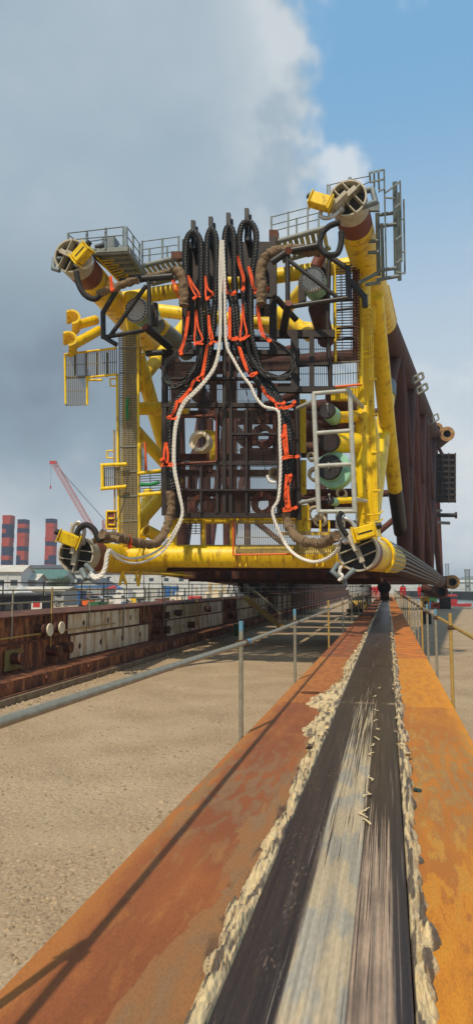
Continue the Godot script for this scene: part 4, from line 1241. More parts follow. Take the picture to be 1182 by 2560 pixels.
func make_front_panel(j: Node3D) -> void:
	var p := Node3D.new(); p.name = "guide_panel"; j.add_child(p, true)
	var bars := [[404, 878, 416, 1288], [736, 870, 747, 1292], [403, 1006, 748, 1017], [403, 1153, 748, 1162], [416, 1282, 748, 1294], [400, 874, 748, 885],
		[556, 735, 564, 1284], [572, 735, 580, 1284], [455, 598, 471, 878], [673, 590, 690, 880], [441, 1020, 447, 1282], [539, 1020, 546, 1282], [613, 1020, 618, 1282], [692, 1020, 697, 1282], [455, 732, 690, 742], [455, 840, 690, 850], [502, 886, 510, 1004], [642, 886, 649, 1004], [499, 1166, 505, 1282], [403, 942, 748, 948], [416, 1222, 748, 1227], [580, 1082, 736, 1087],
		[690, 824, 836, 842], [726, 828, 744, 980], [772, 836, 784, 976], [690, 966, 838, 980], [744, 902, 820, 912]]
	for i in bars.size():
		var b: Array = bars[i]
		slab(p, "frame_bar", "dark_brown", b[0], b[1], b[2], b[3], 25.0 - 0.008 * i, 0.22)
	rod(p, "frame_pipe", "dark_brown", [[822, 640, 24.9], [818, 800, 24.95], [826, 982, 25.0]], 0.09, 12)
	rod(p, "frame_pipe", "dark_brown", [[740, 1000, 24.9], [744, 1150, 24.9], [747, 1300, 24.9]], 0.1, 12)
	# closed plating behind the hung slings
	slab(p, "plate", "dark_brown", 470, 604, 674, 690, 25.3, 0.06)
	slab(p, "plate", "dark_brown", 470, 690, 556, 732, 25.3, 0.06)
	slab(p, "plate", "dark_brown", 606, 690, 674, 732, 25.3, 0.06)
	slab(p, "plate", "dark_brown", 472, 744, 498, 838, 25.4, 0.06)
	slab(p, "plate", "dark_brown", 640, 760, 672, 790, 25.4, 0.06)
	for q in [[428, 628, 462, 646], [672, 574, 694, 600]]: slab(p, "bracket", "rust_dark", q[0], q[1], q[2], q[3], 25.1, 0.3)
	rod(p, "spreader", "black_steel", [[366, 884, 24.8], [412, 880, 24.8]], 0.12, 12)
	# grating over the whole panel
	for g in [[420, 886, 556, 1003], [580, 886, 733, 1003], [420, 1020, 440, 1152], [544, 1020, 556, 1152], [580, 1020, 733, 1152], [420, 1166, 556, 1280], [580, 1166, 733, 1280], [471, 744, 556, 838], [580, 744, 673, 838], [748, 842, 820, 966], [580, 852, 673, 886]]:
		grating(p, "grating_brown", [[g[0], g[1]], [g[2], g[1]], [g[2], g[3]], [g[0], g[3]]], 25.12, true, 0.08, 0.02, 0.5)
	# hatch with its own frame
	var h := Node3D.new(); h.name = "hatch"; j.add_child(h, true)
	for q in [[[441, 1042], [541, 1038]], [[541, 1038], [541, 1152]], [[541, 1154], [436, 1160]]]:
		rod(h, "edge_bar", "brown_band", [[q[0][0], q[0][1], 24.85], [q[1][0], q[1][1], 24.85]], 0.045, 8)
	# deep guide framing behind the panel
	var back := Node3D.new(); back.name = "guide_frame"; j.add_child(back, true)
	for b in [[420, 904, 745, 924], [420, 1026, 745, 1042], [508, 1046, 530, 1180], [608, 1036, 628, 1150], [682, 1036, 702, 1150], [600, 1040, 706, 1058], [600, 1120, 706, 1136], [420, 1134, 745, 1150], [420, 1174, 745, 1190], [420, 1228, 745, 1240], [420, 1238, 464, 1286], [538, 1238, 622, 1286], [694, 1238, 742, 1286], [474, 1180, 484, 1240], [428, 948, 560, 958], [642, 940, 652, 1030]]:
		slab(back, "plate", "primer", b[0], b[1], b[2], b[3], 28.6 - 0.0004 * b[0] + 0.0003 * b[1], 0.25)
	for b in [[458, 930, 472, 1030], [524, 880, 540, 1030], [600, 958, 745, 968], [718, 1040, 738, 1290], [424, 1060, 442, 1130], [566, 880, 590, 1290]]:
		slab(back, "plate", "primer", b[0], b[1], b[2], b[3], 33.5 - 0.0004 * b[0], 0.25)
	rod(back, "guide_brace", "primer", [[430, 890, 30], [520, 1010, 30]], 0.2, 12)
	rod(back, "guide_brace", "primer", [[740, 985, 31], [600, 1040, 31]], 0.2, 12)
	rod(back, "guide_brace", "primer_sunlit", [[600, 905, 31], [735, 870, 33]], 0.2, 12)
	for r in [[498, 1102, 25.2, 28, 19, "cream"], [655, 1088, 28.2, 29, 18, "brown_band"], [502, 1264, 28.2, 30, 18, "brown_band"], [655, 1258, 28.2, 30, 17, "brown_band"], [785, 1184, 29, 18, 12, "cream"], [786, 1282, 28.6, 19, 14, "cream"], [852, 1232, 29, 13, 9, "cream"], [685, 1182, 28.0, 15, 11, "cream"], [798, 1300, 30, 16, 11, "cream"], [776, 1140, 30, 11, 7, "cream"], [535, 1258, 30, 12, 8, "brown_band"]]:
		var c := at(r[0], r[1], r[2])
		var k: float = r[2] / 1700.0
		put(MB.new().pipe(c, c + Vector3(0.02, 0.0, -0.55), r[3] * k, r[4] * k, 30), "guide_ring", r[5], back)
	rod(back, "guide_support", "yellow", [[512, 1086, 27.2], [536, 1084, 27.2], [536, 1150, 27.2]], 0.2, 14)
	# yellow walls beside the panel, right
	for q in [[749, 998, 764, 1132], [751, 1150, 765, 1236], [736, 1262, 772, 1330]]: slab(j, "guard_plate", "yellow", q[0], q[1], q[2], q[3], 25.6, 0.06)
	# hooks on top that carry the slings
	for q in [[483, 552, 620], [527, 543, 612], [571, 533, 604], [617, 522, 600]]:
		var hk := Node3D.new(); hk.name = "sling_hook"; j.add_child(hk, true)
		slab(hk, "horn", "black_steel", q[0] - 6, q[1] - 2, q[0] + 4, q[2], 24.5, 0.16)
		slab(hk, "cheek", "black_steel", q[0] + 1, q[1] + 14, q[0] + 11, q[2], 24.75, 0.1)
		slab(hk, "seat", "black_steel", q[0] - 7, q[2] - 14, q[0] + 9, q[2], 24.9, 0.5)

func make_topside(j: Node3D) -> void:
	# left platform with its handrail, seen from below
	var t := Node3D.new(); t.name = "top_platform"; j.add_child(t, true)
	for q in [[[230, 631, 22.6], [322, 626, 22.6]], [[230, 631, 22.6], [302, 694, 25.4]], [[322, 626, 22.6], [360, 690, 25.4]], [[302, 694, 25.4], [360, 690, 25.4]]]:
		put(MB.new().bar(at(q[0][0], q[0][1], q[0][2]), at(q[1][0], q[1][1], q[1][2]), 0.12, 0.24), "edge_beam", "dull_grey", t)
	for k in 5:
		var u := k / 5.0
		var a := at(lerpf(232, 302, u), lerpf(631, 694, u), lerpf(22.6, 25.4, u))
		var b := at(lerpf(322, 360, u), lerpf(626, 690, u), lerpf(22.6, 25.4, u))
		put(MB.new().bar(a, b, 0.2, 0.12), "joist", "dull_grey", t)
		var a2 := at(lerpf(232, 302, u + 0.1), lerpf(630, 693, u + 0.1), lerpf(22.6, 25.4, u + 0.1))
		var b2 := at(lerpf(322, 360, u + 0.1), lerpf(625, 689, u + 0.1), lerpf(22.6, 25.4, u + 0.1))
		put(MB.new().bar(a2 + Vector3(0, 0.1, 0), b2 + Vector3(0, 0.1, 0), 0.4, 0.03), "deck_plank", "light_grey" if k % 2 == 0 else "dull_grey", t)
	var rail := Node3D.new(); rail.name = "handrail"; j.add_child(rail, true)
	for q in [[171, 583, 620, 22.0], [218, 577, 616, 22.3], [265, 570, 624, 22.5], [309, 566, 622, 22.6], [317, 567, 625, 22.7], [333, 590, 648, 23.8], [349, 611, 662, 24.9], [198, 606, 625, 23.6], [258, 594, 630, 24.6], [286, 590, 628, 24.8]]:
		put(MB.new().bar(at(q[0], q[1], q[3]), at(q[0], q[2], q[3]), 0.07, 0.07), "post", "grey_paint", rail)
	for q in [[[171, 583, 22.0], [309, 567, 22.6]], [[171, 600, 22.0], [309, 588, 22.6]], [[317, 567, 22.7], [351, 612, 25]], [[317, 590, 22.7], [351, 634, 25]], [[171, 586, 22], [198, 608, 23.6]], [[198, 608, 23.6], [286, 594, 24.8]], [[286, 594, 24.8], [305, 618, 25.4]], [[317, 610, 22.7], [351, 652, 25]]]:
		rod(rail, "rail", "grey_paint", q, 0.022, 6)
	slab(j, "locker", "grey_paint", 268, 590, 286, 622, 24.2, 0.5)
	rod(j, "drum", "black_steel", [[240, 620, 23.5], [262, 614, 23.5]], 0.12, 12)
	# stair under the platform
	var s := Node3D.new(); s.name = "stair"; j.add_child(s, true)
	for q in [[[243, 644, 22.8], [300, 706, 25.6]], [[284, 650, 23.6], [330, 700, 25.8]]]: rod(s, "stringer", "yellow", q, 0.045, 8)
	for k in 9: rod(s, "tread", "yellow", [[250 + k * 6, 652 + k * 6.5, 23 + k * 0.3], [282 + k * 5, 650 + k * 5.8, 23.5 + k * 0.25]], 0.03, 6)
	# walkways to either side of the sling hooks
	for w in [[[345, 668], [456, 641], [[356, 602, 664], [374, 622, 660], [406, 596, 652], [418, 616, 650], [447, 590, 645]]], [[686, 606], [812, 570], [[678, 541, 606], [720, 530, 596], [741, 546, 590], [769, 520, 584], [796, 534, 576]]]]:
		var wk := Node3D.new(); wk.name = "walkway"; j.add_child(wk, true)
		var a := at(w[0][0], w[0][1], 25.2)
		var b := at(w[1][0], w[1][1], 25.2)
		put(MB.new().tube(a, b, 0.1, -1, 12), "edge_beam", "dull_grey", wk)
		put(MB.new().tube(a + Vector3(0.1, -0.1, -1.4), b + Vector3(0.1, -0.1, -1.4), 0.1, -1, 12), "edge_beam", "dull_grey", wk)
		for k in 9:
			var u := (k + 0.5) / 9.0
			var m := a.lerp(b, u)
			put(MB.new().box(m + Vector3(0.05, -0.03, -0.7), Vector3(0.16, 0.05, 1.2)), "deck_plank", "light_grey" if k % 3 else "dull_grey", wk)
		for q in w[2]:
			var near: bool = q[1] < 545 or q[1] < 604 and w[0][0] < 400
			put(MB.new().bar(at(q[0], q[1], 25.2 if near else 26.6), at(q[0], q[2], 25.2 if near else 26.6), 0.07, 0.07), "post", "grey_paint", wk)
		var q0: Array = w[2][0]
		var q1: Array = w[2][w[2].size() - 1]
		for dy in [2, 22, 38]:
			put(MB.new().tube(at(q0[0], q0[1] + dy, 25.2), at(q1[0], (590 if w[0][0] < 400 else 510) + dy, 25.2), 0.02, -1, 6), "rail", "grey_paint", wk)
	# boat bumper frame on the upper right leg
	var bf := Node3D.new(); bf.name = "bumper_frame"; j.add_child(bf, true)
	for q in [[[942, 532], [946, 690], 0.075], [[953, 558], [957, 696], 0.06], [[986, 455], [990, 690], 0.085], [[994, 482], [998, 702], 0.07]]:
		rod(bf, "upright", "grey_paint", [[q[0][0], q[0][1], 23.2], [q[1][0], q[1][1], 24.2]], q[2], 12)
	for q in [[[940, 538], [986, 532]], [[948, 566], [990, 560]], [[912, 604], [944, 602]], [[918, 632], [946, 630]], [[946, 676], [990, 670]], [[940, 700], [996, 690]], [[912, 712], [950, 706]], [[895, 708], [944, 682]]]:
		rod(bf, "spacer", "grey_paint", [[q[0][0], q[0][1], 23.6], [q[1][0], q[1][1], 23.6]], 0.065, 12)
	var bl := Node3D.new(); bl.name = "bumper_ladder"; j.add_child(bl, true)
	for q in [[[999, 452], [1003, 655]], [[1008, 498], [1011, 684]], [[959, 424], [965, 690]], [[923, 432], [925, 456]], [[945, 428], [947, 480]], [[934, 431], [935, 468]]]:
		put(MB.new().bar(at(q[0][0], q[0][1], 23.0), at(q[1][0], q[1][1], 23.8), 0.06, 0.06), "stile", "grey_paint", bl)
	for q in [[[985, 466], [1000, 452]], [[986, 520], [1001, 508]], [[988, 600], [1003, 588]], [[989, 658], [1004, 646]], [[990, 680], [1011, 684]], [[923, 432], [959, 424]], [[924, 456], [960, 448]], [[945, 478], [961, 472]], [[962, 482], [986, 464]], [[962, 494], [985, 496]], [[1001, 548], [1010, 546]], [[1003, 630], [1011, 628]]]:
		put(MB.new().bar(at(q[0][0], q[0][1], 23.1), at(q[1][0], q[1][1], 23.1), 0.05, 0.05), "rung", "grey_paint", bl)
	# thin line and posts over the upper right leg
	var ln := Node3D.new(); ln.name = "handrail"; j.add_child(ln, true)
	for x in [818, 824]: put(MB.new().bar(at(x, 462, 23.4), at(x, 500, 23.4), 0.06, 0.06), "post", "grey_paint", ln)
	for q in [[[818, 464], [872, 450], [925, 440]], [[872, 478], [925, 454]], [[880, 490], [925, 478]]]:
		rod(ln, "rail", "cable", q.map(func(t): return [t[0], t[1], 23.4]), 0.015, 6)
	put(MB.new().lathe(at(874, 462, 23.2), Vector3.UP, [[0.0, 0.1], [0.1, 0.12], [0.28, 0.05], [0.3, 0.0]], 10), "cap_lamp_cover", "grey_paint", j)
	for q in [[[970, 712], [990, 800]], [[962, 716], [982, 802]]]: rod(ln, "rail", "yellow", [[q[0][0], q[0][1], 29.0], [q[1][0], q[1][1], 33.0]], 0.03, 6)
	for k in 6: rod(ln, "post", "yellow", [[962 + 4 * k, 716 + 17 * k, 29.0 + 0.8 * k], [970 + 4 * k, 712 + 17 * k, 29.0 + 0.8 * k]], 0.025, 6)
	slab(j, "gusset", "grey_paint", 905, 505, 948, 526, 22.2, 0.12)

func make_risers(j: Node3D) -> void:
	flange(j, at(340, 775, 24.3), Vector3(-0.12, -0.12, 1), 0.5, 0.5, 1.0, "flange_steel", "flange_green", 24)
	rod(j, "riser", "dull_grey", [[388, 812, 25.2], [470, 880, 27.8]], 0.4, 22)
	rod(j, "riser_band", "yellow", [[392, 815, 25.3], [404, 825, 25.7]], 0.41, 22)
	flange(j, at(780, 698, 24.3), Vector3(-0.06, -0.12, 1), 0.47, 0.47, 1.15, "flange_steel", "flange_green", 24)
	rod(j, "riser", "primer", [[793, 770, 25.4], [815, 850, 28]], 0.36, 22)
	slab(j, "clamp_plate", "dark_brown", 745, 696, 764, 756, 25.2, 0.2)
	slab(j, "clamp_plate", "dark_brown", 796, 640, 814, 745, 25.3, 0.2)
	slab(j, "clamp_plate", "dark_brown", 380, 756, 392, 812, 24.6, 0.2)
	rod(j, "riser_neck", "brown_band", [[788, 668, 24.9], [800, 640, 24.9]], 0.22, 16)
	flange(j, at(817, 1026, 24.6), Vector3(-0.3, 0.12, 1), 0.3, 0.31, 0.75, "black_steel", "flange_green", 16)
	rod(j, "riser", "yellow", [[846, 1044, 25.2], [905, 1040, 26]], 0.22, 18)
	rod(j, "riser", "primer", [[842, 1050, 25.3], [870, 1076, 27]], 0.26, 18)
	flange(j, at(822, 1103, 24.6), Vector3(-0.2, -0.05, 1), 0.39, 0.34, 0.3, "dark_brown", "yellow", 22)
	rod(j, "riser", "yellow", [[830, 1108, 25.0], [905, 1106, 26]], 0.38, 22)
	var c := at(822, 1167, 24.5)
	flange(j, c, Vector3(-0.15, 0.05, 1), 0.47, 0.44, 0.2, "black_steel", "flange_green", 22)
	put(MB.new().lathe(at(832, 1174, 24.9), Vector3(-0.15, 0.05, 1), [[-1.0, 0.5], [-0.45, 0.68], [0.0, 0.68], [0.03, 0.66], [0.05, 0.3]], 36), "pipe_flare", "flange_green", j)
	rod(j, "riser", "yellow", [[850, 1176, 25.6], [908, 1180, 26.2]], 0.36, 22)
	flange(j, at(825, 1251, 24.6), Vector3(-0.5, 0.1, 1), 0.14, 0.15, 0.35, "black_steel", "flange_green", 12)
	rod(j, "riser", "yellow", [[842, 1252, 24.9], [908, 1249, 25.6]], 0.12, 14)
	for q in [[817, 1012, 1030], [820, 1160, 1172], [822, 1238, 1250]]:
		rod(j, "gauge_stem", "light_grey", [[q[0], q[1], 24.35], [q[0] + 2, q[2], 24.35]], 0.012, 6)
		put(MB.new().tube(at(q[0], q[1] - 2, 24.36), at(q[0], q[1] - 2, 24.3), 0.04, -1, 10), "gauge", "light_grey", j)
	# brown framing seen past the risers
	for q in [[[752, 1022, 34], [905, 1002, 36], 0.35], [[752, 1040, 33], [880, 1050, 35], 0.28], [[752, 1064, 33], [890, 1048, 35], 0.24], [[752, 1082, 33], [880, 1072, 35], 0.2], [[755, 1060, 32], [800, 1082, 34], 0.3], [[752, 1125, 31], [830, 1120, 31], 0.38], [[760, 1232, 30], [900, 1230, 30], 0.16], [[770, 1262, 30], [900, 1262, 30], 0.2], [[770, 1310, 31], [900, 1312, 31], 0.2], [[830, 985, 31], [900, 1050, 33], 0.4], [[752, 1100, 35], [790, 1085, 35], 0.3]]:
		rod(j, "framing", "primer", [q[0], q[1]], q[2], 16)
	# light grey guard ladder in front of the risers
	var g := Node3D.new(); g.name = "guard_ladder"; j.add_child(g, true)
	put(MB.new().sweep(pl([[783, 984, 23.9], [796, 1280, 23.9]]), 0.085, 14), "stile", "light_grey", g)
	put(MB.new().sweep(pl([[874, 977, 23.9], [886, 1280, 23.9]]), 0.085, 14), "stile", "light_grey", g)
	for q in [[781, 984, 876, 976], [789, 1083, 880, 1076], [791, 1165, 882, 1160], [794, 1279, 888, 1278]]:
		rod(g, "rung", "light_grey", [[q[0], q[1], 23.9], [q[2], q[3], 23.9]], 0.075, 14)
	for q in [[[741, 1022, 24.9], [780, 1004, 23.95]], [[879, 990, 23.95], [905, 1018, 25.5]], [[748, 1258, 24.9], [790, 1248, 23.95]], [[884, 1248, 23.95], [914, 1253, 25.4]]]:
		rod(g, "arm", "light_grey", q, 0.075, 12)
	slab(j, "ladder_gate", "dull_grey", 836, 1268, 892, 1273, 24.6, 0.05)
	for x in [840, 860, 890]: rod(j, "gate_post", "dull_grey", [[x, 1268, 24.6], [x, 1320, 24.6]], 0.03, 6)
	# dark tube cages round the upper flanges
	var cage := Node3D.new(); cage.name = "flange_cage"; j.add_child(cage, true)
	for q in [[[258, 782], [300, 712], 0.1], [[300, 713], [366, 698], 0.09], [[356, 697], [432, 691], 0.13], [[258, 780], [259, 846], 0.1], [[262, 843], [360, 826], 0.085], [[372, 704], [376, 816], 0.085], [[366, 714], [276, 840], 0.085], [[259, 842], [292, 862], 0.09]]:
		rod(cage, "tube", "black_steel", [[q[0][0], q[0][1], 23.6], [q[1][0], q[1][1], 23.6]], q[2], 14)
	rod(cage, "tube", "black_steel", [[363, 817, 23.4], [424, 868, 24.9]], 0.15, 16)
	put(MB.new().tube(at(363, 817, 23.4), at(362.3, 816.4, 23.385), 0.13, -1, 16), "rusty_end", "brown_band", cage)
	rod(cage, "tube", "black_steel", [[300, 700, 23.7], [340, 694, 24.2], [360, 690, 24.6]], 0.07, 10)
	cage = Node3D.new(); cage.name = "flange_cage"; j.add_child(cage, true)
	for q in [[[718, 624], [719, 756], 0.09], [[679, 656], [720, 628], 0.13], [[720, 628], [806, 612], 0.12], [[718, 648], [846, 746], 0.075], [[728, 766], [876, 744], 0.09], [[806, 630], [868, 672], 0.1], [[869, 668], [872, 750], 0.11], [[874, 704], [910, 742], 0.11], [[910, 738], [912, 768], 0.11]]:
		rod(cage, "tube", "black_steel", [[q[0][0], q[0][1], 23.6], [q[1][0], q[1][1], 23.6]], q[2], 14)
	rod(cage, "tube", "black_steel", [[721, 758, 23.4], [706, 834, 24.8]], 0.15, 16)
	put(MB.new().tube(at(721, 758, 23.4), at(721.2, 757, 23.38), 0.13, -1, 16), "rusty_end", "brown_band", cage)
	put(MB.new().tube(at(720, 627, 23.5), at(720.3, 626.6, 23.42), 0.13, -1, 16), "rusty_end", "brown_band", cage)
	rod(cage, "tube", "dark_brown", [[690, 745, 24.6], [740, 800, 25.4]], 0.12, 12)

func leg_at(l: Array, d: float) -> Vector3:
	var k: int = 0 if d < -l[1].z else 1
	var a: Vector3 = l[k]
	var b: Vector3 = l[k + 1]
	return a.lerp(b, (-d - a.z) / (b.z - a.z))
func make_brown(j: Node3D, LL: Array, LR: Array, UL: Array, UR: Array) -> void:
	var tube := func(a: Vector3, b: Vector3, r: float, m: String = "primer") -> void:
		put(MB.new().tube(a, b, r, -1, 18, false), "brace", m, j)
	var stations := [33.0, 39.5, 51.0, 67.0, 94.0]
	for i in stations.size():
		var d: float = stations[i]
		var a := leg_at(LL, d)
		var b := leg_at(LR, d)
		var c := leg_at(UR, d)
		var e := leg_at(UL, d)
		if i > 0:
			tube.call(b, c, 0.42, "primer" if i % 2 else "primer_sunlit")  # every other upright takes the sunlit tone of the primer
			tube.call(a, e, 0.42)
		tube.call(a, b, 0.42)
		if i != 0 and i != 2: tube.call(e, c, 0.4)
		if i > 1:
			var p: float = stations[i - 1]
			# crossed braces on both sides and below
			tube.call(leg_at(LR, p), leg_at(UR, d), 0.36, "primer_sunlit" if i % 2 else "primer")
			tube.call(leg_at(UR, p), leg_at(LR, d), 0.36)
			tube.call(leg_at(LL, p), leg_at(UL, d), 0.36)
			tube.call(leg_at(LL, p), leg_at(LR, d), 0.3)
		if i == 3:
			tube.call(a.lerp(e, 0.5), b.lerp(c, 0.5), 0.34)
			tube.call(a.lerp(b, 0.5), e.lerp(c, 0.5), 0.34)
			tube.call(a.lerp(b, 0.5), b.lerp(c, 0.5), 0.28, "primer_sunlit")
			tube.call(a.lerp(e, 0.5), a.lerp(b, 0.5), 0.28)
	# bottom plating, added in segments to shade the ground in streaks, and launch runners
	for x in [-9.6, -7.0, -4.4, -1.8]:
		for seg in [[34.5, 41.5], [44.2, 48.4], [52.0, 56.6], [61.0, 67.0], [73.0, 81.0]]:
			var zc: float = -(seg[0] + seg[1]) * 0.5
			var zl: float = seg[1] - seg[0]
			var m := put(MB.new().cbox(Vector3(x + 0.04 * zl, 3.72, zc), Vector3(2.3, 0.5, zl), 0.03), "shade_or_rear_mudmat", "primer", j)
			for k in 3: put(MB.new().box(Vector3(x + 0.04 * zl, 3.42, zc + (k - 1) * zl * 0.35), Vector3(2.3, 0.12, 0.2)), "rib", "primer", m)
	for q in [[-0.36, 74.0, 3.02, 0.68], [-11.7, 58.0, 3.32, 1.02]]:
		var r: float = q[3]
		var run := put(MB.new().pipe(Vector3(q[0], q[2], -q[1]), Vector3(q[0], q[2], -100.0 if q[0] > -5 else -190.0), r, r - 0.04, 28), "launch_runner", "primer", j)
		put(MB.new().disc(Vector3(q[0], q[2], -q[1] - 1.6), Vector3.BACK, r - 0.03, 24), "bulkhead", "black_steel", run)
		for k in (5 if q[0] > -5 else 14):
			var z: float = -q[1] - 2.0 - k * 6.0
			put(MB.new().pipe(Vector3(q[0], q[2], z), Vector3(q[0], q[2], z - 0.12), r + 0.05, r - 0.02, 28), "band", "rust_dark", run)
			put(MB.new().tube(Vector3(q[0], q[2] + r - 0.06, z - 1), Vector3(q[0], 4.6, z - 1), 0.3, -1, 14), "leg_stub", "brown_band", run)
		var top: float = BEAM_Y if q[0] > -5 else 2.22
		put(MB.new().cbox(Vector3(q[0], (top + q[2] - r * 0.6) * 0.5, (-q[1] - 100.0) * 0.5 if q[0] > -5 else (-q[1] - 190.0) * 0.5), Vector3(r * 1.5, q[2] - r * 0.6 - top, 90.0 - q[1] if q[0] > -5 else 180.0 - q[1]), 0.02), "saddle", "rust_dark", run)
	# anode pipes along the low right leg
	var an := Node3D.new(); an.name = "pipe_bundle"; j.add_child(an, true)
	for k in 8:
		var t := deg_to_rad(62.0 - k * 15.0)
		var o := Vector3(cos(t), sin(t), 0) * 0.72
		put(MB.new().sweep([leg_at(LR, 25.6) + o, leg_at(LR, 33) + o, leg_at(LR, 70) + o * 1.15], 0.028, 6), "pipe", "dull_grey", an)
	var o0 := leg_at(LR, 25.6)
	put(MB.new().sweep(range(9).map(func(k): return o0 + Vector3(cos(deg_to_rad(70.0 - k * 16.0)), sin(deg_to_rad(70.0 - k * 16.0)), 0.01) * 0.7), 0.07, 8), "end_bracket", "yellow", an)
	# rear sleeves
	material("sleeve_rust", grainy(128, 149, [[0.0, C(96, 66, 40)], [0.5, C(150, 112, 66)], [1.0, C(192, 164, 110)]], 0.03, 0.15, 0.4), 0.8, 0.0, 0.5)
	for q in [[1130, 1455, 92, 0.84, 0.5], [1102, 1480, 93, 0.8, 0.52], [1116, 1085, 92, 0.92, 0.48], [1090, 1072, 95, 0.8, 0.45]]:
		var c := at(q[0], q[1], q[2])
		var o := put(MB.new().pipe(c, c + Vector3(-1.2, 0, -7), q[3], q[4] + 0.1, 26), "pile_sleeve", "primer", j)
		put(MB.new().pipe(c + Vector3(0, 0, 0.12), c + Vector3(0, 0, -0.05), q[3] + 0.06, q[4], 26), "guide_ring", "sleeve_rust" if q[1] != 1480 else "rust_dark", o)
		put(MB.new().disc(c + Vector3(-0.2, 0, -1.6), Vector3.BACK, q[4] + 0.08, 20), "bulkhead", "black_steel", o)
		tube.call(c + Vector3(-0.3, 0, -3), c + Vector3(-2.4, 0.6 if q[1] > 1300 else -1.2, -3), 0.6)
	# rear mudmat panel standing out from the side, ribbed
	var mp := slab(j, "shade_or_rear_mudmat", "dark_brown", 1087, 1134, 1137, 1256, 90, 0.25)
	for k in 9: slab(mp, "rib", "dark_brown", 1087, 1134 + k * 14.4, 1139, 1138 + k * 14.4, 89.7, 0.2)
	for k in 4: slab(mp, "rib", "dark_brown", 1087 + k * 16.2, 1132, 1090 + k * 16.2, 1257, 89.6, 0.15)
	rod(j, "brace", "primer", [[1086, 1104, 91.5], [1130, 1180, 91.5]], 0.22, 10)
	rod(j, "stub", "dark_brown", [[1085, 1288, 89], [1138, 1288, 89]], 0.26, 12)
	rod(j, "stub_end", "dark_brown", [[1136, 1288, 89], [1141, 1288, 89]], 0.42, 12)
	rod(j, "valve", "dull_grey", [[1085, 1306, 89], [1124, 1308, 89]], 0.2, 10)
	rod(j, "valve", "dull_grey", [[1085, 1278, 89], [1104, 1276, 89]], 0.15, 10)
	# small lifting frames on the upper right leg
	for q in [[1030, 945, 43], [1040, 972, 45], [1068, 1048, 70]]:
		var fr := Node3D.new(); fr.name = "lifting_frame"; j.add_child(fr, true)
		for t in [[[0, 0], [24, -14]], [[4, 14], [28, 0]], [[24, -14], [28, 0]], [[12, -7], [16, 7]], [[0, 0], [4, 14]]]:
			rod(fr, "bar", "dull_grey", [[q[0] + t[0][0], q[1] + t[0][1], q[2]], [q[0] + t[1][0], q[1] + t[1][1], q[2]]], 0.08, 6)

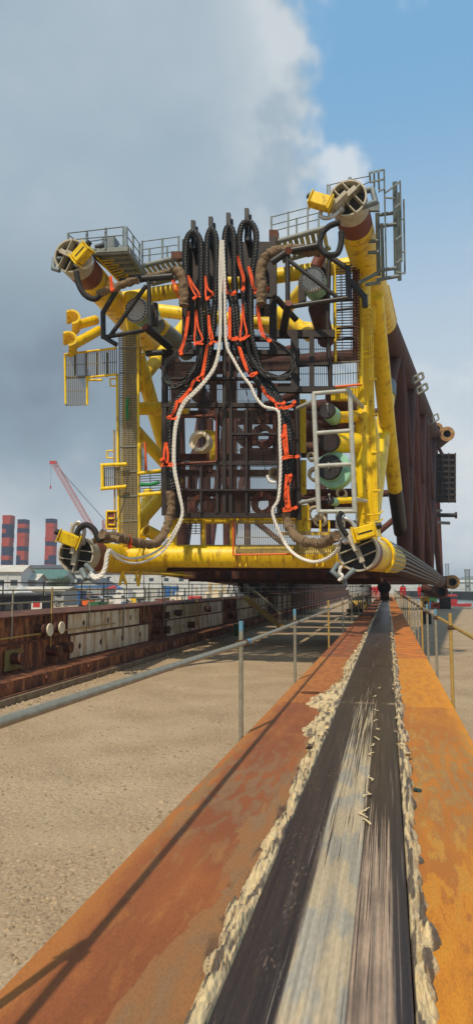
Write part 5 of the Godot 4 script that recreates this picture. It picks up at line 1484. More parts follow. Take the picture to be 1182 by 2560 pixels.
# ---- rigging hung on the jacket ---------------------------------------------
func on(list: Array, d: float) -> Array:     # [x, y] or [x, y, extra depth]
	return list.map(func(t): return at(t[0], t[1], d + (t[2] if t.size() > 2 else 0.0)))
func lumpy(b: MB, amount: float, freq: float, sd: int) -> void:
	var f := FastNoiseLite.new()
	f.seed = sd; f.frequency = freq; f.fractal_octaves = 3
	for i in b.v.size(): b.v[i] += b.n[i] * f.get_noise_3dv(b.v[i]) * amount
	smooth(b)
func make_rigging() -> void:
	# four heavy wire rope slings looped over the hooks
	var slings := [
		["leftmost", [[423, 1222, 0.1], [419, 1120, 0.1], [420, 1062], [442, 1006], [486, 950], [500, 900, 0.1], [486, 820, 0.15], [470, 740, 0.1], [463, 660], [466, 605], [474, 586], [483, 580], [493, 586], [502, 608], [503, 680], [502, 760], [506, 850], [497, 915], [466, 968], [434, 1014], [424, 1060], [424, 1140, 0.1], [428, 1226, 0.1]]],
		["second from the left", [[470, 940, 0.2], [505, 900, 0.2], [520, 850, 0.2], [517, 740], [517, 640], [519, 596], [527, 574], [536, 582], [541, 610], [540, 700], [536, 780], [528, 860], [512, 930, 0.1], [470, 982, 0.1], [440, 1020, 0.1], [430, 1060, 0.15], [432, 1150, 0.15], [432, 1226, 0.15]]],
		["third from the left", [[708, 1284, 0.1], [709, 1150, 0.1], [707, 1070], [694, 1016], [650, 962], [610, 900], [588, 850], [580, 760], [562, 700], [562, 620], [563, 586], [571, 566], [580, 574], [585, 600], [586, 690], [590, 770], [600, 850], [626, 920, 0.1], [668, 976, 0.1], [704, 1022, 0.1], [716, 1070, 0.15], [717, 1284, 0.15]]],
		["rightmost", [[722, 1284, 0.2], [722, 1080, 0.2], [700, 1010, 0.2], [655, 940, 0.2], [618, 860, 0.15], [612, 770], [606, 700], [600, 630], [599, 590], [606, 562], [617, 555], [630, 560], [640, 584], [637, 640], [628, 700], [626, 770], [630, 850], [650, 920, 0.25], [690, 985, 0.25], [718, 1040, 0.3], [727, 1100, 0.3]]]]
	for s in slings:
		var o := put(MB.new().rope(curve(on(s[1], 24.32), 0.07), 0.125, 5, 0.6, 6, 0.33), "wire_rope_sling", "wire")
		tag(o, "%s thick black wire rope sling looped over a hook of the jacket" % s[0], "sling", "wire rope slings on the hooks")
	# thin coiled lines hanging at either side
	for c in [["left", [[505, 842], [496, 900], [470, 950], [436, 968], [414, 945], [420, 905], [446, 884], [478, 860]], 24.15], ["right", [[612, 845], [634, 905], [668, 938], [706, 944], [734, 916], [728, 886], [700, 866], [664, 846]], 24.2]]:
		var b := MB.new()
		for k in 9:
			var q := []
			for t in c[1]: q.append([t[0] + rng.randf_range(-6, 6), t[1] + rng.randf_range(-7, 7), rng.randf_range(-0.12, 0.12)])
			b.sweep(curve(on(q, c[2]), 0.12), 0.022 + 0.012 * rng.randf(), 6)
		tag(put(b, "cable_coil", "cable"), "loose coil of thin black lines tied at the %s of the dark panel" % c[0], "coil", "coils of thin line")
	# hanging thin lines
	for l in [["slack thin line crossing the dark panel to the right of centre", [[598, 880], [618, 990], [640, 1080], [662, 1170], [672, 1210]]], ["slack thin line crossing the hatch left of the panel's middle", [[514, 950], [514, 1030], [505, 1090], [470, 1140], [430, 1180]]], ["thin black line hanging inside the right column grating", [[850, 660], [852, 760], [856, 810]]], ["thin black line tied slantwise to the left column grating", [[320, 1190], [312, 1250], [290, 1310], [276, 1340]]]]:
		tag(put(MB.new().sweep(curve(on(l[1], 24.4), 0.15), 0.014, 6), "thin_line", "cable"), l[0], "line", "thin lines hanging on the jacket")
	# white messenger ropes
	var wl := [[551, 602], [549, 680], [549, 738], [550, 800], [547, 868], [536, 914], [514, 948], [484, 980], [458, 1006], [440, 1052], [434, 1100], [434, 1170], [446, 1230], [455, 1282], [440, 1320], [408, 1366], [372, 1388, -0.6], [330, 1396, -1.6], [296, 1388, -2.4], [272, 1372, -3.0]]
	var wl2 := [[553, 602], [555, 680], [552, 738], [552, 800], [549, 868], [539, 916], [516, 952], [487, 984], [462, 1009], [444, 1054], [438, 1100], [438, 1170], [449, 1230], [457, 1284], [444, 1324], [412, 1374], [372, 1400, -0.7], [330, 1408, -1.7], [294, 1396, -2.5], [274, 1376, -3.0]]
	var b := MB.new()
	b.rope(curve(on(wl, 24.0), 0.06), 0.046, 3, 0.42, 6, 0.46)
	b.rope(curve(on(wl2, 23.95), 0.06), 0.046, 3, 0.42, 6, 0.46)
	b.rope(curve(on([[272, 1373], [266, 1390], [262, 1418], [252, 1436], [236, 1440], [228, 1430]], 20.85), 0.05), 0.055, 3, 0.42, 6, 0.46)
	b.rope(curve(on([[274, 1373], [269, 1392], [265, 1420], [254, 1441], [236, 1446], [226, 1436]], 20.8), 0.05), 0.055, 3, 0.42, 6, 0.46)
	tag(put(b, "white_rope", "white_rope"), "doubled white rope hanging down the left of the dark panel to the lower left leg", "rope", "white messenger ropes")
	b = MB.new()
	b.rope(curve(on([[557, 602], [561, 690], [562, 740], [563, 800], [567, 866], [584, 900], [606, 938], [626, 964], [640, 994], [660, 1016], [690, 1024], [697, 1034], [699, 1100], [701, 1160], [699, 1215], [694, 1252], [682, 1272], [682, 1288], [694, 1322], [712, 1358], [740, 1388, -0.6], [780, 1404, -1.4], [812, 1398, -2.0], [838, 1380, -2.6], [846, 1368, -2.9]], 24.0), 0.06), 0.06, 3, 0.42, 6, 0.46)
	b.rope(curve(on([[852, 1414], [848, 1432], [856, 1440], [846, 1452]], 20.55), 0.04), 0.05, 3, 0.42, 6, 0.46)
	tag(put(b, "white_rope", "white_rope"), "thick white rope hanging down the right of the dark panel to the lower right leg", "rope", "white messenger ropes")
	tag(put(MB.new().sweep(curve(on([[668, 1188], [670, 1196], [676, 1204], [688, 1206]], 24.3), 0.05), 0.05, 8), "rope_end", "white_rope"), "short curled white rope end in front of the dark panel", "rope")
	# canvas wrapped sling ends
	var wraps := [
		["mottled brown canvas wrapped sling bent over the upper right tube cage", [[652, 760], [654, 720], [652, 680], [660, 650], [680, 632], [706, 626], [740, 622], [770, 628], [800, 630]], 23.9, 0.185],
		["short mottled brown canvas wrapped sling end hanging by the upper left cage", [[460, 765], [460, 738], [458, 705], [450, 682], [436, 674]], 23.9, 0.17],
		["mottled canvas bundle lying on the upper left cage tubes", [[428, 678], [405, 684], [386, 690], [366, 694]], 24.0, 0.12],
		["long mottled brown canvas wrapped sling sagging to the lower left leg", [[426, 1228, 0.2], [428, 1270, 0.2], [420, 1310, 0.1], [404, 1344, -0.2], [382, 1360, -0.5], [350, 1358, -1.2], [318, 1348, -1.9], [286, 1342, -2.6], [256, 1336, -3.2]], 24.1, 0.155],
		["mottled brown canvas wrapped sling sagging to the lower right leg", [[716, 1284, 0.2], [720, 1310, 0.1], [732, 1334, -0.2], [756, 1352, -0.7], [788, 1358, -1.4], [816, 1354, -2.2], [840, 1340, -2.9]], 24.1, 0.155],
		["mottled canvas wrapped sling lying along the upper left leg", [[345, 700], [322, 706], [296, 716], [268, 726], [246, 736]], 22.4, 0.13],
		["second mottled canvas wrapped sling end beside the lower left shackle", [[300, 1350], [276, 1346], [256, 1350], [238, 1348]], 21.2, 0.13]]
	var wn := FastNoiseLite.new()
	wn.seed = 6; wn.frequency = 0.03
	for w in wraps:
		b = MB.new()
		var pts := curve(on(w[1], w[2]), 0.045)
		var rr := []
		for k in pts.size(): rr.append(w[3] * (1.0 + 0.22 * wn.get_noise_1d(k * 3.0 + w[1][0][0])))
		b.sweep(pts, rr, 16)
		lumpy(b, 0.07, 4.0, int(w[1][0][0]))
		var o := put(b, "wrapped_sling", "tarp")
		tag(o, w[0], "sling", "canvas wrapped slings")
		var n := 0
		for k in range(6, pts.size() - 4, 17):
			var z: Vector3 = (pts[k + 1] - pts[k]).normalized()
			put(MB.new().tube(pts[k], pts[k] + z * 0.018, w[3] * 1.1, -1, 14, false), "lashing", "black_rubber" if n % 2 else "clamp", o)
			n += 1
	# orange ratchet straps
	var straps := [
		["leftmost of the upper row, a long loop by the canvas sling end", [[430, 690], [434, 716], [446, 742], [462, 756]], [[430, 690], [440, 712], [450, 738], [464, 752]]],
		["second of the upper row, slanting across the leftmost sling", [[470, 688], [476, 712], [488, 736], [500, 742]], [[470, 688], [483, 712], [498, 736], [486, 744]]],
		["third of the upper row, beside the second sling", [[513, 690], [514, 718], [516, 744], [534, 736]], [[513, 690], [520, 722], [532, 734], [518, 746]]],
		["fourth of the upper row, right of the white rope", [[557, 668], [559, 700], [562, 728], [586, 738]], [[557, 668], [563, 700], [568, 732], [586, 734]]],
		["highest one, high on the rightmost sling's left leg", [[594, 640], [597, 660], [606, 690], [610, 722]], [[595, 640], [601, 664], [610, 696], [606, 724]]],
		["slanting one over the rightmost sling's right leg", [[620, 666], [626, 692], [632, 716], [644, 734]], [[622, 666], [630, 690], [636, 720], [664, 728]]],
		["level one tied round the canvas sling on the right", [[634, 732], [650, 730], [668, 724]], [[636, 726], [652, 724], [666, 722]]],
		["leftmost of the middle row, long and running to the coil", [[470, 778], [466, 810], [460, 850], [448, 880]], [[472, 778], [470, 812], [462, 852], [452, 884]]],
		["second of the middle row, a tall loop", [[490, 774], [488, 820], [488, 856], [508, 860]], [[490, 774], [496, 820], [506, 850], [490, 858]]],
		["third of the middle row, on the second sling", [[521, 788], [522, 820], [528, 850], [542, 856]], [[522, 788], [526, 820], [532, 846], [526, 858]]],
		["fourth of the middle row, right of the white ropes", [[573, 768], [572, 810], [574, 846], [594, 842]], [[575, 768], [576, 812], [578, 848], [592, 850]]],
		["fifth of the middle row, a tall loop on the rightmost sling", [[606, 756], [604, 800], [602, 850], [624, 838]], [[606, 756], [610, 800], [616, 836], [602, 848]]],
		["rightmost of the middle row, near the canvas sling", [[643, 760], [646, 800], [654, 836], [674, 850]], [[644, 760], [650, 800], [660, 838], [672, 854]]],
		["long one down the leftmost slings below the middle row", [[519, 862], [514, 900], [507, 950]], [[518, 862], [510, 905], [504, 936]]],
		["short one tied across the left slings where they turn outward", [[504, 938], [490, 948], [478, 968]], [[500, 952], [486, 950], [474, 974]]],
		["one running along the left slings above the white rope", [[474, 972], [460, 988], [448, 1000]], [[480, 968], [464, 990], [452, 1002]]],
		["knotted one on the left slings just above the hatch", [[446, 1000], [438, 1026], [424, 1046]], [[442, 1000], [432, 1034], [418, 1044], [440, 1048]]],
		["long one down the right slings below the middle row", [[596, 866], [606, 900], [622, 934], [636, 932]], [[600, 868], [612, 904], [626, 940], [640, 936]]],
		["curving one along the right slings beside the white rope", [[654, 966], [662, 984], [684, 1000], [694, 1020], [710, 1014]], [[656, 968], [668, 990], [688, 1006], [708, 1010]]],
		["short one pulled out to the right of the panel's edge", [[704, 1022], [720, 1020], [736, 1012]], [[706, 1018], [722, 1016], [736, 1008]]],
		["tall bundle on the right slings above the middle clamp", [[710, 1062], [708, 1100], [714, 1140]], [[712, 1060], [716, 1104], [718, 1142], [710, 1090]]],
		["level one pulled out to the middle clamp on the right", [[704, 1148], [722, 1144], [744, 1140]], [[704, 1142], [724, 1140], [742, 1144]]],
		["thick bundle low on the right slings", [[716, 1186], [713, 1230], [716, 1276]], [[720, 1186], [720, 1232], [724, 1278], [712, 1240], [728, 1190]]],
		["lowest one pulled out to the right by the grey arm", [[706, 1278], [722, 1276], [740, 1266]], [[706, 1272], [724, 1270], [738, 1272]]],
		["tall loop low on the left slings", [[414, 1106], [410, 1140], [414, 1164]], [[416, 1106], [420, 1140], [416, 1164], [408, 1148]]],
		["level one pulled across the lowest left clamp", [[402, 1166], [420, 1160], [438, 1158]], [[404, 1160], [420, 1164], [436, 1164]]],
		["thin one hanging on the upper left leg", [[276, 690], [277, 704], [278, 722]], [[278, 690], [280, 706], [280, 724]]],
		["small one wrapped round the lower left canvas sling", [[320, 1340, -1.8], [324, 1352, -1.8], [320, 1364, -1.8]], [[324, 1338, -1.8], [328, 1352, -1.8], [324, 1366, -1.8]]]]
	for s in straps:
		b = MB.new()
		for q in [s[1], s[2]]:
			var pts := curve(on(q, 24.02 if s[1][0][0] > 300 else 21.6), 0.08)
			for i in pts.size() - 1:
				b.bar(pts[i], pts[i + 1] + (pts[i + 1] - pts[i]) * 0.12, 0.085 if s[0].begins_with("thick") or s[0].begins_with("tall") else 0.066, 0.014, Vector3.BACK)
		b.box(b.v[b.v.size() - 3] + Vector3(0, 0, 0.03), Vector3(0.14, 0.1, 0.08), Basis(Vector3.BACK, 0.5))
		tag(put(b, "ratchet_strap", "orange_strap"), "orange strap, " + s[0], "strap", "orange straps on the slings")
	# shackles at the leg caps with the black grommets through them
	var sh := [["lower left", "LL", 8.0, Vector3(0.05, 1, 0.15), [[188, 1350], [197, 1324], [215, 1312], [234, 1322], [246, 1344], [252, 1352]], 0.1], ["lower right", "LR", -22.0, Vector3(-0.45, 1, 0.1), [[866, 1338], [852, 1316], [846, 1296], [854, 1280]], 0.08], ["upper left", "UL", 118.0, Vector3(0.55, -1, 0.25), [[192, 680], [198, 712], [214, 738], [238, 748], [250, 738]], 0.1], ["upper right", "UR", -128.0, Vector3(-0.45, -1, 0.25), [[848, 556], [822, 566], [803, 588], [800, 616], [816, 636], [842, 634], [852, 606], [852, 580]], 0.1]]
	for s in sh:
		var pin := cap_point(s[1], s[2], Vector3(0, 0.42, 0.06))
		var px: Vector3 = (cap_point(s[1], s[2], Vector3(1, 0.42, 0.06)) - pin).normalized()
		var dir: Vector3 = s[3]
		dir = (dir - px * dir.dot(px)).normalized()
		var bow := []
		for t in [[-0.19, -0.02], [-0.2, 0.14], [-0.22, 0.32], [-0.19, 0.5], [-0.1, 0.62], [0, 0.66], [0.1, 0.62], [0.19, 0.5], [0.22, 0.32], [0.2, 0.14], [0.19, -0.02]]:
			bow.append(pin + px * t[0] + dir * t[1])
		var o := put(MB.new().sweep(curve(bow, 0.04), 0.068, 12), "shackle", "galvanised")
		tag(o, "bright steel shackle on the padeye of the %s leg cap" % s[0], "shackle", "shackles on the leg caps")
		put(MB.new().tube(pin - px * 0.3, pin + px * 0.3, 0.05, -1, 12), "pin", "galvanised", o)
		for k in [-1, 1]: put(MB.new().tube(pin + px * 0.13 * k, pin + px * 0.27 * k, 0.105, -1, 14), "eye", "galvanised", o)
		var g := MB.new()
		g.rope(curve(on(s[4], 21.0), 0.05), s[5], 7, 0.28, 5, 0.36)
		tag(put(g, "grommet_sling", "black_rubber"), "black ridged sling bent through the shackle of the %s leg" % s[0], "sling", "black slings in the shackles")

# ---- the yard behind ---------------------------------------------------------
func block(parent, called: String, m, c: Vector3, s: Vector3, turn := 0.0, ch := 0.0) -> MeshInstance3D:
	var b := Basis(Vector3.UP, turn)
	return put(MB.new().box(c, s, b) if ch == 0.0 else MB.new().cbox(c, s, ch, b), called, m, parent)
# a shed: walls with a gable roof whose ridge runs along local x
func shed(called: String, label: String, at_: Vector3, w: float, dp: float, h: float, rise: float, wall: String, roof: String, turn := 0.0, bays := 6) -> Node3D:
	var o := base(called, label, "building", "", at_, turn)
	block(o, "wall", wall, Vector3(0, h * 0.5, 0), Vector3(w, h, dp))
	var r := MB.new()
	var e := 0.5
	for s in [-1.0, 1.0]:
		var a := Vector3(-w * 0.5 - e, h - 0.1, s * (dp * 0.5 + e))
		var b := Vector3(w * 0.5 + e, h - 0.1, s * (dp * 0.5 + e))
		var c := Vector3(w * 0.5 + e, h + rise, 0)
		var d := Vector3(-w * 0.5 - e, h + rise, 0)
		r.face_n([a, b, c, d], Vector3(0, dp * 0.5, s * rise).normalized())
		r.face_n([a + Vector3(0, -0.15, 0), b + Vector3(0, -0.15, 0), b, a], Vector3(0, 0, s))
	put(r, "roof", roof, o)
	for s in [-1.0, 1.0]:
		var g := MB.new()
		g.prism([Vector2(-dp * 0.5, 0), Vector2(dp * 0.5, 0), Vector2(0, rise)], -0.1, 0.1, Transform3D(Basis(Vector3.UP, PI / 2), Vector3(s * (w * 0.5 - 0.11), h, 0)))
		put(g, "gable", wall, o)
	for k in bays:
		var x := -w * 0.5 + w * (k + 0.5) / bays
		block(o, "window", "glass", Vector3(x, h * 0.62, dp * 0.5 + 0.02), Vector3(minf(1.6, w / bays * 0.5), minf(1.1, h * 0.2), 0.06))
		block(o, "pilaster", roof if k % 3 == 0 else wall, Vector3(-w * 0.5 + w * k / bays, h * 0.5, dp * 0.5 + 0.06), Vector3(0.25, h * 0.98, 0.14))
	return o
func car(label: String, p: Vector3, turn: float, m: String) -> void:
	var o := base("parked_car", label, "car", "parked cars", p, turn)
	var prof := [Vector2(-2.1, 0.3), Vector2(2.1, 0.3), Vector2(2.15, 0.7), Vector2(1.2, 0.88), Vector2(0.6, 1.42), Vector2(-0.9, 1.46), Vector2(-1.7, 0.98), Vector2(-2.15, 0.9)]
	put(MB.new().prism(prof, -0.82, 0.82), "body", m, o)
	put(MB.new().prism([Vector2(1.02, 0.92), Vector2(0.54, 1.36), Vector2(-0.84, 1.38), Vector2(-1.45, 0.98)], -0.835, 0.835), "window", "glass", o)
	for s in [[-1.3, 1], [1.3, 1], [-1.3, -1], [1.3, -1]]:
		put(MB.new().tube(Vector3(s[0], 0.32, 0.66 * s[1]), Vector3(s[0], 0.32, 0.86 * s[1]), 0.32, -1, 16), "wheel", "black_rubber", o)
func bin(called: String, label: String, p: Vector3, s: Vector3, m: String, cat := "bin", turn := 0.0, group := "") -> Node3D:
	var o := base(called, label, cat, group, p, turn)
	var b := MB.new()
	var h := s * 0.5
	b.prism([Vector2(-h.x * 0.86, 0), Vector2(h.x * 0.86, 0), Vector2(h.x, s.y), Vector2(-h.x, s.y)], -h.z, h.z)
	put(b, "tub", m, o)
	block(o, "rim", m, Vector3(0, s.y, 0), Vector3(s.x * 1.06, 0.06, s.z * 1.04))
	for k in 3: block(o, "rib", m, Vector3((k - 1) * s.x * 0.3, s.y * 0.5, h.z + 0.02), Vector3(0.05, s.y * 0.9, 0.05))
	return o
func cabin(called: String, label: String, p: Vector3, s: Vector3, m: String, cat := "cabin", turn := 0.0, group := "") -> Node3D:
	var o := base(called, label, cat, group, p, turn)
	block(o, "body", m, Vector3(0, s.y * 0.5, 0), s, 0.0, 0.03)
	block(o, "door", "dull_grey", Vector3(-s.x * 0.25, s.y * 0.42, s.z * 0.5 + 0.02), Vector3(minf(0.9, s.x * 0.3), s.y * 0.78, 0.05))
	block(o, "roof", "light_grey", Vector3(0, s.y + 0.04, 0), Vector3(s.x * 1.05, 0.08, s.z * 1.05))
	return o
func lattice(b: MB, a: Vector3, c: Vector3, w: float, n: int, r: float, up := Vector3.UP) -> void:
	var z := (c - a).normalized()
	var x := up.cross(z).normalized()
	var y := z.cross(x)
	var k4 := [x + y, x - y, -x - y, -x + y]
	for k in 4: b.tube(a + k4[k] * w * 0.5, c + k4[k] * w * 0.5, r, -1, 5, false)
	for i in n:
		var p := a.lerp(c, float(i) / n)
		var q := a.lerp(c, float(i + 1) / n)
		for k in 4:
			b.tube(p + k4[k] * w * 0.5, q + k4[(k + 1) % 4] * w * 0.5, r * 0.6, -1, 4, false)
			b.tube(p + k4[k] * w * 0.5, p + k4[(k + 1) % 4] * w * 0.5, r * 0.6, -1, 4, false)

# one worker: a continuous body meshed from tapered bones
func body_field(bones: Array, p: Vector3) -> float:
	var d := 9.0
	for b in bones:
		var ab: Vector3 = b[1] - b[0]
		var t := clampf((p - b[0]).dot(ab) / ab.length_squared(), 0.0, 1.0)
		var e: float = (p - b[0] - ab * t).length() - lerpf(b[2], b[3], t)
		var h := clampf(0.5 + 0.5 * (d - e) / 0.05, 0.0, 1.0)
		d = lerpf(d, e, h) - 0.05 * h * (1.0 - h)
	return d
func surface_net(bones: Array, lo: Vector3, hi: Vector3, cell: float) -> MB:
	var n := Vector3i(((hi - lo) / cell).ceil()) + Vector3i.ONE
	var val := PackedFloat32Array()
	val.resize(n.x * n.y * n.z)
	for z in n.z:
		for y in n.y:
			for x in n.x:
				val[(z * n.y + y) * n.x + x] = body_field(bones, lo + Vector3(x, y, z) * cell)
	var b := MB.new()
	var ids := {}
	var cor := [Vector3i(0, 0, 0), Vector3i(1, 0, 0), Vector3i(0, 1, 0), Vector3i(1, 1, 0), Vector3i(0, 0, 1), Vector3i(1, 0, 1), Vector3i(0, 1, 1), Vector3i(1, 1, 1)]
	var ed := [[0, 1], [2, 3], [4, 5], [6, 7], [0, 2], [1, 3], [4, 6], [5, 7], [0, 4], [1, 5], [2, 6], [3, 7]]
	for z in n.z - 1:
		for y in n.y - 1:
			for x in n.x - 1:
				var c := Vector3i(x, y, z)
				var s := Vector3.ZERO
				var m := 0
				for e in ed:
					var p: Vector3i = c + cor[e[0]]
					var q: Vector3i = c + cor[e[1]]
					var a := val[(p.z * n.y + p.y) * n.x + p.x]
					var g := val[(q.z * n.y + q.y) * n.x + q.x]
					if (a < 0.0) != (g < 0.0):
						s += Vector3(p).lerp(Vector3(q), a / (a - g)); m += 1
				if m > 0:
					var w := lo + s / m * cell
					var h := 0.01
					var nn := Vector3(body_field(bones, w + Vector3(h, 0, 0)) - body_field(bones, w - Vector3(h, 0, 0)), body_field(bones, w + Vector3(0, h, 0)) - body_field(bones, w - Vector3(0, h, 0)), body_field(bones, w + Vector3(0, 0, h)) - body_field(bones, w - Vector3(0, 0, h))).normalized()
					ids[c] = b.vert(w, nn)
	for c in ids:
		for k in 3:
			var st := Vector3i.ZERO; st[k] = 1
			var i := Vector3i.ZERO; i[(k + 1) % 3] = 1
			var jj := Vector3i.ZERO; jj[(k + 2) % 3] = 1
			var p: Vector3i = c
			var q: Vector3i = c + st
			var a := val[(p.z * n.y + p.y) * n.x + p.x]
			var g := val[(q.z * n.y + q.y) * n.x + q.x]
			if (a < 0.0) != (g < 0.0) and ids.has(c - i) and ids.has(c - jj) and ids.has(c - i - jj):
				b.quad(ids[c], ids[c - i], ids[c - i - jj], ids[c - jj])
	return b
func make_worker() -> Node3D:
	var o := Node3D.new()
	var V := func(x, y, z): return Vector3(x, y, z)
	var bones := [
		[V.call(-0.1, 0.92, 0), V.call(-0.12, 0.5, 0.02), 0.095, 0.07], [V.call(-0.12, 0.5, 0.02), V.call(-0.13, 0.08, -0.02), 0.065, 0.045], [V.call(-0.13, 0.05, -0.03), V.call(-0.15, 0.04, 0.14), 0.045, 0.035],
		[V.call(0.1, 0.92, 0), V.call(0.13, 0.5, 0.03), 0.095, 0.07], [V.call(0.13, 0.5, 0.03), V.call(0.15, 0.08, 0.0), 0.065, 0.045], [V.call(0.15, 0.05, 0), V.call(0.18, 0.04, 0.16), 0.045, 0.035],
		[V.call(0, 0.95, 0), V.call(0, 1.3, 0.01), 0.14, 0.16], [V.call(-0.12, 1.38, 0), V.call(0.12, 1.38, 0), 0.085, 0.085], [V.call(0, 1.42, 0), V.call(0, 1.53, 0.01), 0.055, 0.05],
		[V.call(-0.19, 1.37, 0), V.call(-0.25, 1.08, 0.0), 0.058, 0.047], [V.call(-0.25, 1.08, 0.0), V.call(-0.22, 0.86, 0.12), 0.043, 0.032],
		[V.call(0.19, 1.37, 0), V.call(0.24, 1.1, -0.02), 0.058, 0.047], [V.call(0.24, 1.1, -0.02), V.call(0.16, 1.02, 0.2), 0.043, 0.032]]
	put(surface_net(bones, Vector3(-0.38, -0.02, -0.25), Vector3(0.38, 1.6, 0.32), 0.036), "body", "red_cloth", o)
	put(MB.new().lathe(Vector3(0, 1.5, 0.01), Vector3.UP, [[0.0, 0.05], [0.03, 0.075], [0.1, 0.088], [0.17, 0.085], [0.22, 0.05], [0.24, 0.0]], 12), "head", "skin", o)
	put(MB.new().lathe(Vector3(0, 1.63, 0.01), Vector3.UP, [[-0.005, 0.135], [0.01, 0.13], [0.015, 0.108], [0.07, 0.1], [0.11, 0.06], [0.125, 0.0]], 14), "helmet", "helmet", o)
	return o

func make_tree(label: String, p: Vector3, h: float, w: float, sd: int) -> void:
	var r := RandomNumberGenerator.new()
	r.seed = sd
	var o := base("tree", label, "tree", "", p)
	var tr := MB.new()
	tr.sweep([Vector3.ZERO, Vector3(0.05, h * 0.3, 0), Vector3(0.0, h * 0.6, 0.05)], [0.22, 0.16, 0.08], 8)
	for k in 5:
		var a := TAU * k / 5.0
		tr.sweep([Vector3(0, h * 0.35, 0), Vector3(cos(a) * w * 0.2, h * 0.55, sin(a) * w * 0.2), Vector3(cos(a) * w * 0.38, h * 0.7, sin(a) * w * 0.38)], [0.1, 0.06, 0.02], 6)
	put(tr, "trunk", "clamp", o)
	var lm := StandardMaterial3D.new()
	lm.vertex_color_use_as_albedo = true
	lm.roughness = 0.7
	var b := MB.new()
	var lobes := []
	for k in 16:
		var a := r.randf() * TAU
		var q := sqrt(r.randf()) * w * 0.36
		lobes.append([Vector3(cos(a) * q, h * (0.5 + 0.34 * r.randf()), sin(a) * q), w * (0.12 + 0.1 * r.randf())])
	for k in 5200:
		var l: Array = lobes[r.randi() % lobes.size()]
		var d := Vector3(r.randfn(), r.randfn() * 0.8, r.randfn()).normalized()
		var c: Vector3 = l[0] + d * l[1] * pow(r.randf(), 0.35)
		var nn := (d + Vector3(r.randfn(), r.randfn(), r.randfn()) * 0.5).normalized()
		var f := b.frame(nn)
		var s := 0.1 + 0.1 * r.randf()
		var t := 0.7 + 0.6 * r.randf()
		b.tint = Color(0.055 * t, 0.085 * t, 0.03 * t)
		var i := b.vert(c - f.x * s, nn)
		b.tri(i, b.vert(c + f.y * s * 0.6, nn), b.vert(c + f.x * s, nn))
	var m := put(b.mesh(true), "crown", lm, o)
	stuff(m)

